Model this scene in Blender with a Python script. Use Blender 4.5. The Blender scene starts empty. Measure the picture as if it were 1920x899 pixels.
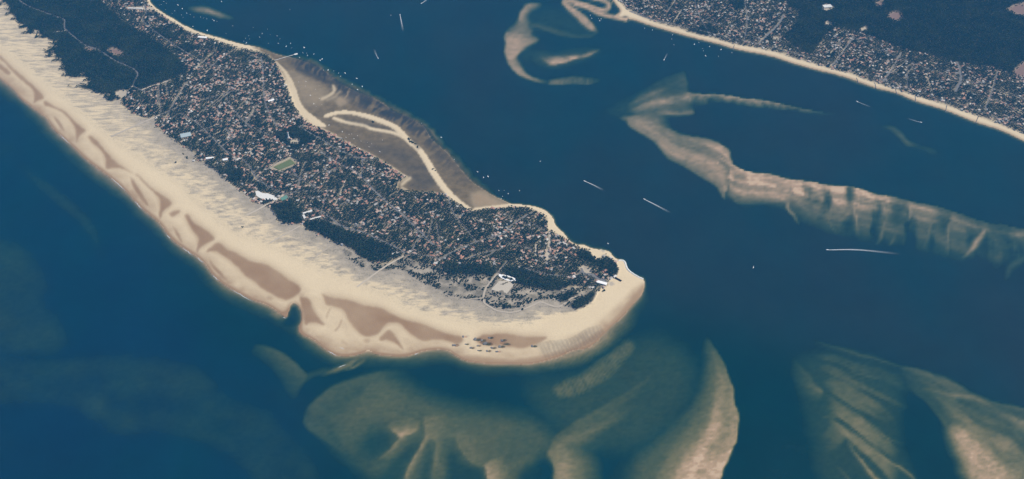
import bpy, math, random
import numpy as np
R = math.radians
random.seed(7); rng = np.random.default_rng(7)
sc = bpy.context.scene
C = sc.collection

# ------------------------------------------------------------------ camera, sky, sun, exposure
H, PITCH, F = 4500.0, R(41.7), 2059.0          # altitude (m), depression of the axis, focal length in photo pixels
cam = bpy.data.cameras.new('camera'); camo = bpy.data.objects.new('camera', cam); C.objects.link(camo)
camo.location = (0, 0, H); camo.rotation_euler = (R(90) - PITCH, 0, 0)
cam.lens = 36 * F / 1920; cam.sensor_width = 36; cam.clip_start = 10; cam.clip_end = 120000
sc.camera = camo
SUN_EL, SUN_AZ = R(50), R(78)                   # azimuth clockwise from +Y (view direction)
world = bpy.data.worlds.new('World'); sc.world = world; world.use_nodes = True
wn = world.node_tree.nodes; wl = world.node_tree.links
sky = wn.new('ShaderNodeTexSky'); sky.sky_type = 'NISHITA'; sky.sun_disc = False
sky.sun_elevation = SUN_EL; sky.sun_rotation = SUN_AZ; sky.altitude = 0
wl.new(sky.outputs[0], wn['Background'].inputs[0]); wn['Background'].inputs[1].default_value = 0.10
sl = bpy.data.lights.new('sun', 'SUN'); sl.energy = 5.0; sl.angle = R(0.5); sl.color = (1, .93, .82)
so = bpy.data.objects.new('sun', sl); C.objects.link(so)
so.rotation_euler = (R(90) - SUN_EL, 0, math.pi - SUN_AZ)
sc.view_settings.view_transform = 'Standard'; sc.view_settings.look = 'None'
sc.view_settings.exposure = 0.08; sc.view_settings.gamma = 1
sc.render.engine = 'CYCLES'
sc.cycles.use_denoising = True
sc.cycles.volume_bounces = 1; sc.cycles.max_bounces = 6; sc.cycles.transparent_max_bounces = 12
sc.cycles.use_adaptive_sampling = False

# ------------------------------------------------------------------ photo pixel <-> ground
sP, cP = math.sin(PITCH), math.cos(PITCH)
def ground(u, v, z=0.0):
    u = np.asarray(u, float); v = np.asarray(v, float)
    dx = (u - 960) / F; dy = (v - 449.5) / F
    t = (H - z) / (sP + dy * cP)
    return dx * t, (cP - dy * sP) * t
def pixel(x, y):
    d = y * cP + H * sP
    return 960 + F * x / d, 449.5 + F * (H * cP - y * sP) / d

# ------------------------------------------------------------------ raster tools (survey grid of the coast)
U0, U1, V0, V1, ST = -150, 2070, -150, 1050, 2
us = np.arange(U0, U1 + 1, ST, dtype=float); vs = np.arange(V0, V1 + 1, ST, dtype=float)
NU, NV = len(us), len(vs)
UU, VV = np.meshgrid(us, vs)
def Z(): return np.zeros((NV, NU))
def spline(p, n=None, step=2.0):
    p = np.asarray(p, float)
    if len(p) > 2:
        q = np.vstack([2 * p[0] - p[1], p, 2 * p[-1] - p[-2]])
        out = []
        for i in range(len(p) - 1):
            a, b, c, d = q[i], q[i + 1], q[i + 2], q[i + 3]
            t = np.linspace(0, 1, 12, endpoint=False)[:, None]
            out.append(.5 * (2 * b + (c - a) * t + (2 * a - 5 * b + 4 * c - d) * t ** 2 + (3 * b - a - 3 * c + d) * t ** 3))
        p = np.vstack(out + [p[-1:]])
    L = np.r_[0, np.cumsum(np.hypot(*np.diff(p, axis=0).T))]
    if n is None: n = max(2, int(L[-1] / step) + 1)
    s = np.linspace(0, L[-1], n)
    return np.c_[np.interp(s, L, p[:, 0]), np.interp(s, L, p[:, 1])]
def poly(pts, smooth=False, val=1.0):
    p = np.asarray(pts, float)
    if smooth: p = spline(np.vstack([p, p[:1]]), step=4)[:-1]
    m = Z()
    i0 = max(0, int((p[:, 0].min() - U0) / ST)); i1 = min(NU, int((p[:, 0].max() - U0) / ST) + 2)
    j0 = max(0, int((p[:, 1].min() - V0) / ST)); j1 = min(NV, int((p[:, 1].max() - V0) / ST) + 2)
    if i1 <= i0 or j1 <= j0: return m
    X = UU[j0:j1, i0:i1]; Y = VV[j0:j1, i0:i1]; ins = np.zeros(X.shape, bool)
    a = p; b = np.roll(p, -1, 0)
    for (x0, y0), (x1, y1) in zip(a, b):
        if y0 == y1: continue
        k0 = max(0, math.ceil((min(y0, y1) - Y[0, 0]) / ST)); k1 = min(Y.shape[0] - 1, math.ceil((max(y0, y1) - Y[0, 0]) / ST) - 1)
        if k1 < k0: continue
        yy = Y[k0:k1 + 1, :]; xx = X[k0:k1 + 1, :]
        ins[k0:k1 + 1] ^= xx < (x1 - x0) * (yy - y0) / (y1 - y0) + x0
    m[j0:j1, i0:i1] = ins * val
    return m
def _good(n):
    while True:
        m = n
        for f in (2, 3, 5):
            while m % f == 0: m //= f
        if m == 1: return n
        n += 1
def blur(a, px):
    s = px / ST
    if s < .2: return a
    r = int(4 * s) + 2
    nz = np.nonzero(np.ptp(a, axis=1) + np.abs(a[:, 0]))[0]
    if len(nz) == 0: return a
    cz = np.nonzero(a.any(axis=0))[0]
    j0, j1 = max(0, nz[0] - r), min(NV, nz[-1] + r + 1); i0, i1 = max(0, cz[0] - r), min(NU, cz[-1] + r + 1)
    c = a[j0:j1, i0:i1]; h, w = c.shape; H2, W2 = _good(h + 2 * r), _good(w + 2 * r)
    p = np.pad(c, ((r, H2 - h - r), (r, W2 - w - r)), mode='edge')
    g = np.exp(-2 * (math.pi * s) ** 2 * (np.fft.rfftfreq(W2)[None, :] ** 2 + np.fft.fftfreq(H2)[:, None] ** 2))
    o = a.copy() if a.dtype == float else a.astype(float)
    o[j0:j1, i0:i1] = np.fft.irfft2(np.fft.rfft2(p) * g, s=p.shape)[r:r + h, r:r + w]
    return o
def splat(u, v, val):
    a = Z()
    i = np.round((u - U0) / ST).astype(int).ravel(); j = np.round((v - V0) / ST).astype(int).ravel()
    ok = (i >= 0) & (i < NU) & (j >= 0) & (j < NV)
    np.maximum.at(a, (j[ok], i[ok]), np.broadcast_to(val, u.shape).ravel()[ok])
    return a
def noise1(x, seed, oct=4):
    o = 0; am = 1; tot = 0
    for k in range(oct):
        r = np.random.default_rng(seed * 13 + k).random(4096)
        xx = x * 2 ** k; i = np.floor(xx).astype(int); f = xx - i; f = f * f * (3 - 2 * f)
        o = o + am * (r[i % 4096] * (1 - f) + r[(i + 1) % 4096] * f); tot += am; am *= .55
    return o / tot
def noise2(x, y, seed, oct=4):
    o = 0; am = 1; tot = 0
    for k in range(oct):
        r = np.random.default_rng(seed * 17 + k).random((256, 256))
        xx = x * 2 ** k; yy = y * 2 ** k
        i = np.floor(xx).astype(int); j = np.floor(yy).astype(int)
        f = xx - i; g = yy - j; f = f * f * (3 - 2 * f); g = g * g * (3 - 2 * g)
        i0, i1, j0, j1 = i % 256, (i + 1) % 256, j % 256, (j + 1) % 256
        o = o + am * ((r[j0, i0] * (1 - f) + r[j0, i1] * f) * (1 - g) + (r[j1, i0] * (1 - f) + r[j1, i1] * f) * g)
        tot += am; am *= .5
    return o / tot
def strip(A, B, prof, env=(1, 1), bl=2, fing=None, seed=1, along=None, ripple=None, ends=(.07, .07)):
    """sheet ruled between lines A and B: prof = values across, env = factor along, fing=(count, amount) streaks from A to B,
    along=(count, amount) streaks parallel to A"""
    A = spline(A, 900); B = spline(B, 900)
    w = np.hypot(*(A - B).T).max(); nt = int(w / 1.2) + 3
    t = np.linspace(0, 1, nt)[:, None]; s = np.linspace(0, 1, 900)[None, :]
    u = A[:, 0] * (1 - t) + B[:, 0] * t; v = A[:, 1] * (1 - t) + B[:, 1] * t
    val = np.interp(t, np.linspace(0, 1, len(prof)), prof) * np.interp(s, np.linspace(0, 1, len(env)), env)
    e0, e1 = max(ends[0], 1e-4), max(ends[1], 1e-4); ef = np.clip(s / e0, 0, 1) * np.clip((1 - s) / e1, 0, 1); val = val * ef * ef * (3 - 2 * ef)
    if fing:
        n = noise2(s * fing[0] + 1.5 * noise2(s * 6 + 0 * t, t * 3 + 0 * s, seed + 5, 2), t * 1.5 + 0 * s, seed, 3)
        ff = np.clip(1 - fing[1] + fing[1] * 2 * np.clip((n - .3) * 2.2, 0, 1), 0, 1.25); tw = np.clip(.25 + t * 2.2, 0, 1); val = val * (ff * tw + 1 - tw)
    if along:
        n = noise2(t * along[0] + 0 * s, s * 2.5 + 0 * t, seed + 9, 3)
        val = val * np.clip(1 - along[1] + along[1] * 2 * np.clip((n - .3) * 2.2, 0, 1), 0, 1.25)
    if ripple:
        ph = s * ripple[0] * 6.283 + t * ripple[2] + 5 * noise2(s * 14 + 0 * t, t * 3 + 0 * s, seed + 3, 3)
        val = val * (1 - ripple[1] * (.5 + .5 * np.sin(ph)) * (.4 + .9 * noise2(s * 30 + 0 * t, t * 4 + 0 * s, seed + 4, 2)))
    return blur(splat(u, v, val), bl)
def ridge(pts, w, val, taper=True, bl=1.5):
    """a crest line; tapered ones thin out and fade towards both ends like a sand wave"""
    p = spline(pts, step=1.0); n = len(p); k = np.ones(n); wk = np.ones(n)
    if taper:
        k = np.sin(np.linspace(.12, math.pi - .12, n)) ** .7; w = w * 1.7; wk = .45 + .55 * k
    tn = np.gradient(p, axis=0); tn /= np.hypot(*tn.T)[:, None] + 1e-9
    o = np.linspace(-1, 1, int(w / .8) + 3)[:, None]
    u = p[:, 0] - tn[:, 1] * o * w / 2 * wk; v = p[:, 1] + tn[:, 0] * o * w / 2 * wk
    prof = (1 - np.abs(o)) ** 1.3 if taper else 1 - .6 * np.abs(o)
    return blur(splat(u, v, val * k * prof), bl)

# ------------------------------------------------------------------ the coastline as surveyed
OCEAN_SHORE = [(-170, 20), (-110, 65), (-40, 118), (5, 152), (25, 168), (40, 187), (58, 200), (73, 212), (87, 222), (100, 242), (117, 258), (138, 277),
  (158, 297), (180, 314), (200, 328), (230, 353), (267, 392), (300, 420), (320, 448), (350, 470), (380, 490), (398, 515), (417, 532), (444, 548),
  (473, 563), (500, 572), (522, 586), (535, 596), (541, 588), (545, 572), (552, 568), (562, 578), (566, 598), (560, 612), (562, 626), (583, 635), (600, 648), (617, 660), (632, 667), (655, 668), (680, 663), (690, 656), (703, 664),
  (733, 668), (760, 669), (777, 664), (793, 659), (818, 656), (840, 658), (853, 667), (873, 677), (898, 681), (927, 683), (960, 683), (980, 684),
  (1005, 681), (1030, 675), (1052, 668), (1073, 658), (1100, 653), (1120, 640), (1135, 623), (1155, 605), (1175, 585), (1195, 562), (1205, 552)]
TIP = [(1209, 538), (1207, 524), (1197, 520), (1184, 513), (1174, 504), (1171, 490), (1166, 487), (1157, 486), (1149, 480), (1144, 473),
  (1130, 468), (1120, 468), (1105, 464), (1094, 459), (1081, 459), (1069, 452), (1057, 437), (1042, 423), (1037, 410), (1023, 395), (1000, 387), (970, 383)]
BAY = [(958, 382), (928, 368), (903, 353), (882, 338), (867, 320), (852, 302), (840, 287), (823, 273), (810, 262), (802, 248), (794, 237), (764, 219),
  (739, 210), (717, 193), (683, 178), (658, 167), (633, 153), (608, 133), (583, 120), (558, 111), (533, 105), (517, 101), (500, 94), (479, 88), (448, 82),
  (415, 72), (378, 62), (357, 53), (340, 45), (330, 38), (315, 30), (303, 22), (293, 16), (285, 8), (280, 0), (268, -30), (250, -80), (225, -170)]
EAST_WL = [(1110, -170), (1128, -60), (1138, -20), (1146, -3), (1156, 10), (1164, 22), (1152, 30), (1160, 34), (1185, 37), (1218, 48), (1260, 60), (1302, 72), (1343, 82), (1377, 92), (1400, 97), (1442, 105), (1483, 118), (1525, 130),
  (1567, 140), (1607, 153), (1640, 165), (1680, 175), (1717, 190), (1774, 208), (1830, 230), (1874, 244), (1920, 265), (1990, 297), (2120, 352)]
EAST_TOP = [(1160, 3), (1177, 18), (1200, 30), (1235, 44), (1268, 52), (1310, 65), (1343, 73), (1377, 83), (1400, 87), (1417, 90), (1458, 98), (1500, 112), (1550, 127),
  (1600, 140), (1640, 155), (1707, 177), (1774, 197), (1840, 220), (1920, 251), (1990, 282), (2120, 338)]
land_p = poly(list(spline(OCEAN_SHORE, step=4)) + list(spline(TIP, step=3)) + list(spline(BAY, step=4)) + [(-170, -170)])
land_e = poly(list(spline(EAST_WL, step=4)) + [(2120, -170)])
land = np.clip(land_p + land_e, 0, 1)

# ------------------------------------------------------------------ shoals: visibility of the sand through the water
S = np.full((NV, NU), .012) + .05 * np.clip((noise2(UU / 170 + VV / 260, VV / 70 - UU / 300, 98, 5) - .5) * 3, 0, 1)
ocean_side = blur(poly([(-300, 0), (5, 130), (300, 380), (560, 540), (760, 620), (1000, 640), (1110, 620), (1190, 545), (1260, 560), (1240, 1060), (-300, 1060)]), 14)
shore_soft = np.clip(blur(land_p, 9), 0, 1) ** 1.0
shore_tight = np.clip(blur(land, 2.2), 0, 1)
S = np.maximum(S, np.clip((shore_soft * 1.7) ** 1.6, 0, .93) * ocean_side)
S = np.maximum(S, np.clip(shore_tight * 1.5, 0, .9) * (1 - ocean_side))
S = np.maximum(S, .55 * np.clip(blur(land_p, 28) * 1.9, 0, 1) ** 2 * ocean_side * (.5 + noise2(UU / 60, VV / 30, 67, 3)))
def add(l, cap=.95):
    global S
    S = np.maximum(S, np.clip(l, 0, cap))
def cut(l):
    global S
    S = S * (1 - np.clip(l, 0, 1)) + .012 * np.clip(l, 0, 1)
# the long outer bank by the anchorage
add(strip([(345, 15), (367, 12), (387, 13), (404, 20), (432, 29)], [(350, 19), (367, 24), (387, 26), (407, 31), (450, 35)], [.1, .7, .85, .4], (.2, .8, 1, .8, .15), 3))
# crescent bank
add(strip([(952, 55), (946, 75), (946, 93), (953, 113), (963, 130), (978, 142), (1007, 154), (1034, 159)], [(985, 58), (1012, 76), (984, 92), (969, 99), (973, 113), (984, 130), (1003, 145), (1038, 150)], [.75, .8, .7, .4], (.8, 1, 1, .97, .92, .88, .8, .6), 2.0, ends=(.06, .2)))
add(strip([(1020, 149), (1050, 143), (1090, 140), (1136, 143)], [(1025, 160), (1060, 159), (1100, 158), (1136, 153)], [.05, .34, .42, .36], (.9, 1, .8, .5), 1.5, (46, .95), 3, None, None, (.1, .3)))
add(strip([(1020, 5), (990, 8), (977, 20), (972, 32), (976, 44), (990, 49)], [(1022, 14), (1003, 20), (994, 28), (992, 36), (1000, 42), (1010, 44)], [.82, .66, .36, .1], (.1, .7, 1, 1, .9, .4), 2.2))
add(strip([(990, 50), (1010, 51), (1034, 61), (1057, 68), (1090, 71), (1117, 67)], [(992, 40), (1010, 40), (1034, 46), (1057, 54), (1090, 60), (1120, 60)], [.42, .26, .0], (1, 1, .8, .75, .7), 3))
add(ridge([(1055, 3), (1082, 4), (1107, 12), (1127, 19), (1139, 15), (1140, 7), (1127, -1), (1105, -6)], 10, .95, False, 1.5))
add(strip([(1052, 6), (1066, 22), (1078, 34), (1092, 46), (1108, 57), (1124, 66)], [(1062, 2), (1078, 15), (1091, 27), (1105, 40), (1117, 52), (1128, 64)], [.6, .9, .9, .55], (1, 1, 1, .95, .8, .4), 1.6, ends=(0, .25)))
add(ridge([(1078, 8), (1100, 15), (1113, 21), (1132, 28), (1157, 34), (1176, 37)], 10, .95, False, 1.5))
add(strip([(1028, 121), (1057, 117), (1085, 110), (1105, 104), (1128, 93)], [(995, 100), (1040, 99), (1075, 101), (1100, 96), (1122, 89)], [.9, .7, .3, 0], (.8, 1, .95, .8, .3), 1.5, (25, .6), 5))
add(blur(poly([(960, 55), (985, 20), (1040, 12), (1100, 40), (1125, 62), (1100, 74), (1050, 68), (1010, 60), (1000, 120), (970, 110)], True), 9) * .12)
add(blur(poly([(985, 98), (1060, 96), (1120, 90), (1130, 100), (1060, 125), (1010, 122)], True), 7) * .2)
add(blur(poly([(1120, 215), (1170, 185), (1260, 150), (1290, 160), (1290, 205), (1200, 222)], True), 10) * .16)
add(strip([(530, 104), (583, 118), (633, 151), (683, 176), (739, 208), (794, 236), (823, 272), (852, 301), (882, 337), (903, 352), (930, 368)], [(540, 94), (592, 107), (643, 140), (694, 165), (750, 196), (806, 225), (836, 262), (866, 291), (894, 326), (914, 342), (940, 358)], [.8, .5, .25, .08, 0], (.5, 1, 1, 1, 1, 1, 1, .9, .7, .6), 1.2, (90, .8), 70))
add(strip([(1160, 222), (1200, 213), (1240, 212), (1268, 220)], [(1176, 230), (1205, 240), (1242, 242), (1275, 252)], [.45, .55, .7], (.7, 1, .8, .3), 2, ends=(.1, .4)))
add(blur(poly([(972, 36), (990, 45), (1002, 60), (985, 70), (953, 60), (964, 48)], True), 4) * .5)
# great middle bank: fan, north arm, main limb, eastern fingers
add(strip([(1150, 205), (1193, 175), (1243, 149), (1284, 130)], [(1165, 220), (1195, 219), (1245, 214), (1302, 214)], [.08, .28, .5, .45, .68, .42, .28, .62], (.15, .7, 1, .95), 2.2, None, 8, (8, .55), None, (.25, 0)))
add(strip([(1290, 174), (1344, 177), (1394, 184), (1440, 191), (1490, 200), (1533, 209), (1600, 220)], [(1296, 205), (1344, 196), (1394, 202), (1440, 208), (1490, 213), (1533, 217), (1600, 226)], [.85, .5, .25, 0], (.7, .9, .9, .8, .6, .4, .08), 1.0, (45, .6), 11, None, None, (0, .3)))
add(strip([(1172, 218), (1205, 219), (1236, 231), (1280, 252), (1327, 260), (1361, 277), (1372, 303)], [(1173, 229), (1193, 247), (1224, 264), (1256, 298), (1300, 324), (1340, 347), (1358, 376)], [.62, .74, .70, .62, .72, .70, .58], (.7, .9, .95, .9, 1, .9), 1.6, None, 13, (12, .28), None, (.04, 0)))
add(strip([(1345, 290), (1394, 319), (1440, 326), (1500, 338), (1550, 345), (1603, 353), (1640, 362), (1697, 375), (1757, 388), (1800, 402), (1870, 420), (1990, 436)],
          [(1345, 376), (1385, 394), (1430, 392), (1480, 404), (1520, 432), (1570, 450), (1620, 465), (1680, 472), (1740, 488), (1800, 505), (1870, 525), (1990, 545)],
          [1.0, .92, .74, .52, .3, .12, 0], (.8, 1, 1, .95, .85, .75, .65, .58, .5, .45, .4, .3), .9, (36, .8), 17, (22, .35), None, (0, 0)))
add(strip([(1372, 310), (1394, 321), (1440, 327), (1480, 334), (1520, 341)], [(1362, 368), (1385, 382), (1430, 382), (1480, 388), (1515, 400)], [.92, .85, .8, .7, .2], (.8, 1, 1, .9, .4), 1.5, None, 18, (16, .25), None, (0, .3)))
cut(strip([(1589, 351), (1589, 370), (1591, 392)], [(1602, 354), (1602, 370), (1600, 392)], [.8, .8, .2], (1, .9, .3), 2.5))
cut(strip([(1668, 369), (1668, 395), (1672, 425)], [(1694, 375), (1692, 400), (1690, 425)], [.5, .7, .6], (.6, 1, .4), 4))
cut(strip([(1760, 392), (1762, 415), (1770, 440)], [(1786, 400), (1780, 425), (1775, 445)], [.5, .7, .4], (.6, 1, .4), 4))
for pts, w, va in [([(1605, 354), (1604, 390), (1607, 445)], 8, .85), ([(1698, 375), (1706, 398), (1703, 415)], 10, .8), ([(1655, 380), (1661, 408), (1650, 442), (1640, 460)], 9, .55),
                   ([(1490, 352), (1478, 384), (1500, 422)], 8, .75), ([(1402, 322), (1412, 352), (1400, 372)], 10, .9), ([(1852, 419), (1838, 446), (1803, 484)], 13, .8), ([(1808, 402), (1783, 424), (1776, 480)], 11, .55),
                   ([(1552, 346), (1560, 366), (1580, 374)], 10, .8), ([(1757, 388), (1748, 420), (1730, 470)], 9, .5), ([(1870, 500), (1852, 478), (1890, 460), (1930, 450)], 16, .22), ([(1885, 530), (1895, 500), (1935, 478)], 18, .25),
                   ([(1545, 372), (1556, 410), (1570, 440)], 7, .5), ([(1680, 432), (1665, 462)], 8, .4)]:
    add(ridge(pts, w, va))
add(strip([(1637, 232), (1672, 235), (1690, 247), (1708, 266), (1760, 281), (1800, 300)], [(1640, 246), (1668, 246), (1684, 258), (1704, 277), (1750, 292), (1790, 305)], [.08, .5, .34, .05], (.5, .6, 1, .7, .3, .1), 3.5, (18, .6), 19, None, None, (.2, .4)))
# southern banks off the tip
add(strip([(1320, 620), (1344, 655), (1361, 686), (1374, 726), (1382, 766), (1384, 806), (1374, 846), (1358, 884), (1335, 940), (1280, 1060)],
          [(1312, 625), (1306, 660), (1298, 700), (1275, 755), (1220, 800), (1165, 840), (1140, 870), (1128, 900), (1100, 960), (1050, 1060)], [.9, .93, .78, .55, .3, .12, .02], (.15, .5, .75, .9, 1, 1, 1, 1), 1.6, None, 21, (7, .2)))
add(strip([(1019, 855), (1033, 822), (1070, 796), (1110, 772), (1165, 738), (1215, 702), (1240, 655)], [(1060, 905), (1105, 880), (1140, 850), (1185, 815), (1225, 775), (1262, 735), (1285, 690)], [.42, .46, .40, .30, .18, .02], (1, 1, .95, .85, .75, .6, .1), 3, None, 23, (5, .3), (40, .45, 3), (.02, .1)))
add(strip([(1020, 851), (1036, 868), (1036, 899), (1028, 970)], [(1085, 800), (1120, 835), (1135, 890), (1120, 970)], [.68, .66, .5, .25, .03], (.7, 1, 1, 1), 2))
add(strip([(1024, 733), (1040, 722), (1080, 702), (1130, 672), (1165, 642), (1186, 630)], [(1040, 752), (1070, 752), (1112, 740), (1155, 706), (1190, 668), (1204, 644)], [.25, .45, .48, .38, .06], (.9, 1, 1, .9, .9, .7), 1.2, None, 25, None, (28, .8, 2)))
add(strip([(1000, 684), (1030, 677), (1060, 666), (1100, 654), (1125, 638), (1150, 612), (1190, 568)], [(1010, 700), (1045, 697), (1085, 692), (1120, 678), (1150, 655), (1185, 625), (1218, 580)], [.85, .55, .38, .2, .02], (.6, .9, 1, 1, .9, .7, .3), 1.5, None, 27, None, (34, .7, 2)))
add(blur(poly([(960, 705), (1030, 705), (1120, 685), (1200, 625), (1265, 640), (1310, 690), (1290, 770), (1200, 850), (1060, 830), (1000, 760)], True), 22) * .2)
# broad southern flat: one low rise with overlapping lobes, each steep on its lee side
add(blur(poly([(585, 775), (620, 745), (680, 715), (740, 705), (800, 742), (870, 765), (960, 772), (1030, 795), (1045, 815), (1025, 860), (1010, 930), (940, 980), (780, 990), (700, 900), (650, 855), (605, 812)], True), 20) * (.27 + .14 * noise2(UU / 70, VV / 40, 66, 4)))
add(strip([(566, 777), (600, 742), (655, 711), (720, 695), (800, 688)], [(660, 860), (700, 830), (740, 790), (800, 760), (870, 740)], [.36, .25, .16, .07, 0], (.8, 1, .9, .6, .2), 2.5, None, 61, (4, .25), None, (.05, .4)))
add(strip([(566, 776), (573, 797), (607, 827), (655, 864), (700, 905)], [(640, 740), (680, 760), (710, 790), (730, 830), (750, 870)], [.30, .24, .14, .05, 0], (.9, 1, .8, .5, .2), 3, None, 62, None, None, (.05, .4)))
add(strip([(745, 695), (692, 715), (674, 744), (677, 774), (692, 795), (716, 800)], [(880, 720), (870, 745), (865, 765), (850, 780), (840, 790), (800, 800)], [.36, .36, .25, .14, .05, 0], (.2, .8, 1, 1, 1, .8), 2.2, None, 63, None, (30, .2, 4), (.3, .05)))
cut(blur(poly([(690, 810), (720, 805), (740, 817), (733, 838), (706, 858), (684, 862), (668, 838)], True), 11) * .6)
cut(blur(poly([(760, 838), (790, 825), (778, 855), (758, 895), (740, 960), (690, 960), (710, 890)], True), 8) * .55)
cut(blur(poly([(812, 832), (812, 865), (803, 910), (780, 970), (765, 960), (790, 880)], True), 6) * .55)
cut(blur(poly([(845, 832), (860, 856), (880, 873), (905, 882), (910, 910), (900, 980), (825, 980), (836, 899)], True), 7) * .65)
add(strip([(718, 796), (740, 810), (752, 820), (776, 810), (799, 799)], [(690, 740), (735, 735), (775, 735), (810, 735), (840, 745)], [.72, .48, .32, .2, .1, 0], (.4, .8, 1.15, .8, .5), 1.5, ends=(.25, .25)))
add(strip([(753, 819), (733, 838), (702, 862), (690, 882)], [(795, 825), (775, 860), (745, 895), (720, 915)], [.6, .38, .16, 0], (1, .9, .6, .2), 1.6, ends=(.02, .4)))
add(strip([(793, 760), (794, 790), (799, 818), (820, 830)], [(880, 735), (895, 770), (890, 805), (870, 830)], [.5, .46, .36, .22, .1, 0], (.6, 1, 1, .9), 1.8, ends=(.35, .1)))
add(strip([(801, 810), (783, 845), (762, 888), (745, 945)], [(822, 818), (810, 850), (795, 895), (780, 950)], [.66, .44, .15, 0], (.9, 1, .9, .5), 1.4, ends=(.05, .4)))
add(strip([(819, 822), (815, 860), (807, 905), (797, 965)], [(850, 822), (848, 860), (840, 905), (828, 965)], [.54, .38, .15, 0], (1, .9, .6, .4), 1.5, ends=(.05, .4)))
add(strip([(850, 785), (856, 826), (866, 850), (883, 867), (909, 878)], [(930, 740), (955, 765), (980, 785), (1000, 810), (1000, 840)], [.46, .4, .28, .16, .06, 0], (.7, 1, 1, 1, .9), 1.6, ends=(.3, .02)))
add(strip([(905, 866), (912, 886), (917, 912), (914, 975)], [(985, 800), (1005, 845), (1010, 890), (995, 960)], [.8, .62, .4, .2, .08, 0], (.7, 1, 1, .9), 1.5, ends=(.1, 0)))
cut(blur(poly([(983, 876), (1018, 860), (1035, 882), (1032, 980), (965, 980), (972, 900)], True), 6) * .75)
add(strip([(470, 645), (513, 653), (540, 668), (560, 688), (580, 710)], [(460, 668), (497, 690), (525, 725), (538, 750), (548, 768)], [.34, .25, .15, 0], (.3, .8, 1, 1, .8), 2.5))
add(ridge([(543, 752), (552, 730), (578, 706), (610, 694), (640, 688)], 12, .25, True, 3))
add(ridge([(694, 663), (664, 678), (630, 692), (600, 705)], 9, .6, True, 2))
add(ridge([(700, 668), (672, 684), (640, 694)], 5, .55, True, 1.2))
# faint deep shoals in the ocean
add(blur(poly([(-160, 640), (67, 669), (150, 667), (234, 662), (300, 669), (367, 682), (405, 712), (420, 740), (520, 780), (600, 900), (520, 940), (420, 850), (300, 812), (217, 816), (167, 793), (117, 762), (-160, 740)], True), 12) * (.06 + .10 * noise2(UU / 60, VV / 40, 68, 3)))
add(blur(poly([(-160, 430), (0, 444), (50, 463), (83, 500), (100, 533), (87, 563), (130, 640), (70, 668), (-160, 650)], True), 14) * (.07 + .09 * noise2(UU / 60, VV / 40, 69, 3)))
add(ridge([(20, 300), (83, 350), (133, 387), (153, 403), (170, 430), (200, 500)], 26, .16, True, 6))
add(strip([(545, 578), (530, 590), (523, 600)], [(520, 578), (505, 585), (500, 590)], [.5, .5], (1, 1), 4))
# bottom right fan and bank
add(blur(poly([(1490, 665), (1560, 655), (1680, 690), (1700, 830), (1730, 980), (1560, 980), (1525, 860), (1500, 740)], True), 17) * .17)
add(strip([(1478, 640), (1545, 645), (1620, 668), (1690, 688), (1750, 705)], [(1520, 800), (1560, 815), (1600, 850), (1650, 905), (1700, 980)], [.1, .25, .3, .34, .4, .46, .32], (.35, .9, 1, .8, .35), 1.2, None, 64, (22, .95), None, (.3, .3)))
add(strip([(1486, 655), (1505, 690), (1546, 738), (1540, 756)], [(1470, 690), (1480, 725), (1490, 755), (1505, 775)], [.3, .24, .12, .0], (.4, .8, 1, .8), 2, ends=(.3, .3)))
add(strip([(1507, 715), (1530, 722), (1546, 736), (1543, 748)], [(1485, 735), (1497, 757), (1510, 772), (1520, 778)], [.5, .26, .1, .0], (.4, .8, 1, .5), 2.2, ends=(.3, .25)))
add(strip([(1545, 795), (1567, 803), (1584, 820), (1580, 838)], [(1512, 820), (1520, 852), (1535, 872), (1552, 876)], [.42, .28, .12, .0], (.4, .9, 1, .5), 2.6, ends=(.3, .25)))
add(strip([(1555, 757), (1580, 781), (1550, 786), (1522, 780)], [(1540, 765), (1550, 772), (1535, 776), (1520, 774)], [.4, .22, .08], (.6, 1, .9, .6), 2, ends=(.3, .3)))
for pts, w, va in [([(1584, 822), (1607, 856), (1630, 883), (1655, 905), (1690, 950)], 8, .75), ([(1560, 787), (1607, 819), (1647, 853), (1690, 879), (1716, 899), (1740, 940)], 8, .68), ([(1570, 756), (1607, 783), (1640, 806), (1674, 826), (1697, 831)], 6, .55), ([(1556, 716), (1607, 746), (1640, 769), (1672, 777)], 6, .45), ([(1580, 691), (1627, 706), (1670, 718)], 6, .35), ([(1520, 635), (1607, 662), (1673, 682), (1724, 693)], 7, .32), ([(1600, 840), (1640, 862), (1680, 890)], 7, .5), ([(1560, 865), (1590, 895), (1610, 940)], 9, .35)]:
    add(ridge(pts, w, va, True, 1.3))
cut(blur(poly([(1700, 760), (1735, 755), (1765, 790), (1785, 830), (1800, 880), (1815, 960), (1750, 960), (1725, 890), (1700, 835)], True), 9) * .8)
add(strip([(1665, 680), (1724, 692), (1774, 714), (1824, 736), (1857, 752), (1920, 767), (1990, 790), (2130, 850)], [(1690, 715), (1722, 745), (1755, 775), (1778, 812), (1798, 856), (1817, 899), (1840, 960), (1880, 1060)], [.66, .56, .5, .48, .5, .42, .2], (.2, .6, .9, 1, 1, 1), 2, None, 35, (6, .6)))
for pts, w, va in [([(1715, 724), (1774, 739), (1817, 743), (1857, 760), (1900, 790)], 16, .58), ([(1745, 702), (1774, 714), (1824, 737)], 10, .5), ([(1757, 766), (1800, 776), (1826, 797), (1860, 822)], 14, .48), ([(1880, 790), (1910, 820), (1940, 850)], 20, .4)]:
    add(ridge(pts, w, va, True, 2.5))
add(blur(poly([(1778, 796), (1800, 792), (1830, 810), (1870, 850), (1910, 890), (1950, 940), (1990, 1060), (1880, 1060), (1838, 960), (1815, 899), (1795, 856)], True), 11) * .84)
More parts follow.
